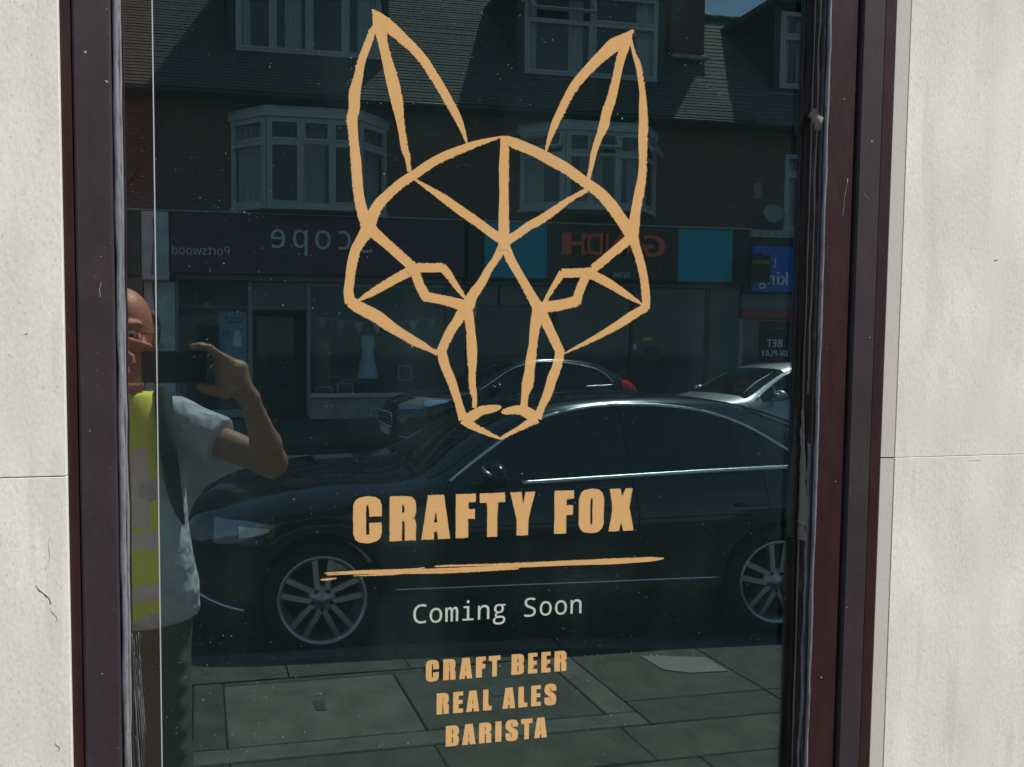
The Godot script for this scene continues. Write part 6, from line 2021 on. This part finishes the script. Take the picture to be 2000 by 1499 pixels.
	var dr: Vector3 = (el_r - sh_r).normalized()
	var dl: Vector3 = (el_l - sh_l).normalized()
	var cuts := [[Vector3.DOWN, -(0.905)], [dr, dr.dot(sh_r.lerp(el_r, 0.50)), 1.22], [dl, dl.dot(sh_l.lerp(el_l, 0.50)), 1.22], [Vector3.UP, 1.488]]
	figure(o, "t_shirt", [[shirt, L.call(-0.60, 0.86, 1.0), L.call(0.14, 1.56, 1.45), 0.011, cuts]], M["grey shirt"])
	# safety vest: open panels over the shoulders, with reflective tape
	for s in [-1.0, 1.0]:
		var vest := []
		for p in trunk:
			vest.append([p[0], p[1], p[2] + 0.024, p[3] + 0.026, p[4]])
		vest.append([hip + Vector3(s * 0.10, 0.03, 0), hip + Vector3(s * 0.11, -0.02, 0.0), 0.122, 0.112, 0.05])
		var inner := 0.055
		var mid := Vector3(s, 0, 0)
		var vl: Array = [[Vector3.DOWN, -(0.925)], [Vector3.UP, 1.50], [Vector3(-s, 0, 0), -0.012], [Vector3(s, 0, 0), 0.129]]
		figure(o, "vest_panel", [[vest, L.call(-0.60, 0.86, 1.0), L.call(0.14, 1.56, 1.45), 0.010, vl]], M["yellow vest"])
		for band in [[0.985, 1.035, 0.012], [1.115, 1.165, 0.012], [1.166, 1.375, 0.058]]:
			var tape := []
			for p in trunk:
				tape.append([p[0], p[1], p[2] + 0.026, p[3] + 0.029, p[4]])
			tape.append([hip + Vector3(s * 0.10, 0.03, 0), hip + Vector3(s * 0.11, -0.02, 0.0), 0.125, 0.115, 0.05])
			var tl: Array = [[Vector3.DOWN, -band[0]], [Vector3.UP, band[1]], [Vector3(-s, 0, 0), -band[2]], [Vector3(s, 0, 0), 0.1295 if band[2] < 0.05 else 0.108]]
			figure(o, "reflective_tape", [[tape, L.call(-0.60, band[0] - 0.03, 1.0), L.call(0.14, band[1] + 0.03, 1.45), 0.010, tl]], M["reflective tape"])
	# straps of a rucksack and the bag on the back
	for s in [-1.0, 1.0]:
		var path := []
		var rr := []
		for k in 14:
			var t := k / 13.0
			path.append(chest + Vector3(s * (0.140 + 0.036 * t), 0.20 - 0.34 * t + 0.015 * sin(t * PI), -0.045 - 0.105 * sin(minf(t * 1.9, 1.0) * PI / 2) + 0.09 * t * t))
			rr.append(0.024 - 0.006 * t)
		var strap := put(o, "rucksack_strap", tube(path, rr, 10), M["black strap"])
		strap.set_meta("label", "black padded rucksack strap")
	# trousers and shoes
	var trousers := []
	for p in legs:
		trousers.append([p[0], p[1], p[2] + 0.022, p[3] + 0.026, p[4]])
	for s in [-1.0, 1.0]:
		trousers.append([hip + Vector3(s * 0.075, -0.02, 0), hip + Vector3(s * 0.075, 0.06, 0), 0.118, 0.114, 0.05])
		for k in 7:
			var y := 0.42 + k * 0.06
			var c: Vector3 = L.call(-0.235 + s * 0.115, y, 1.265)
			trousers.append([c + Vector3(s * 0.05, 0.01, -0.05), c + Vector3(-s * 0.04, -0.015, -0.07), 0.022, 0.016, 0.02])
	figure(o, "trousers", [[trousers, L.call(-0.50, 0.05, 1.0), L.call(0.10, 1.03, 1.47), 0.013, [[Vector3.DOWN, -0.075], [Vector3.UP, 0.985]]]], M["brown trousers"])
	for s in [-1.0, 1.0]:
		var a: Vector3 = L.call(-0.235 + s * 0.125, 0.05, 1.32)
		var shoe := [[a + Vector3(0, 0.0, 0.02), a + Vector3(s * 0.012, -0.012, -0.17), 0.046, 0.036, 0.03], [a + Vector3(0, 0.045, 0.0), a, 0.05, 0.046, 0.03]]
		figure(o, "shoe", [[shoe, a + Vector3(-0.09, -0.06, -0.24), a + Vector3(0.09, 0.12, 0.1), 0.008, [[Vector3.DOWN, -0.002]]]], M["shoe"])
	# the phone
	var ph := thing("phone", "black phone held sideways at the photographer's face", "phone", Vector3(-0.0545, 1.571, 0.9045))
	box(ph, "case", Vector3(-0.0715, -0.035, -0.004), Vector3(0.0715, 0.035, 0.004), M["phone"], 0.0035)
	put(ph, "lens", lathe([Vector2(0, -0.0052), Vector2(0.0045, -0.0052), Vector2(0.006, -0.0038)], 16, true), M["dark frame"], Vector3(0.056, 0.022, 0))
	put(ph, "flash", lathe([Vector2(0, -0.0045), Vector2(0.0022, -0.0045), Vector2(0.0026, -0.0038)], 10, true), M["poster white"], Vector3(0.042, 0.022, 0))
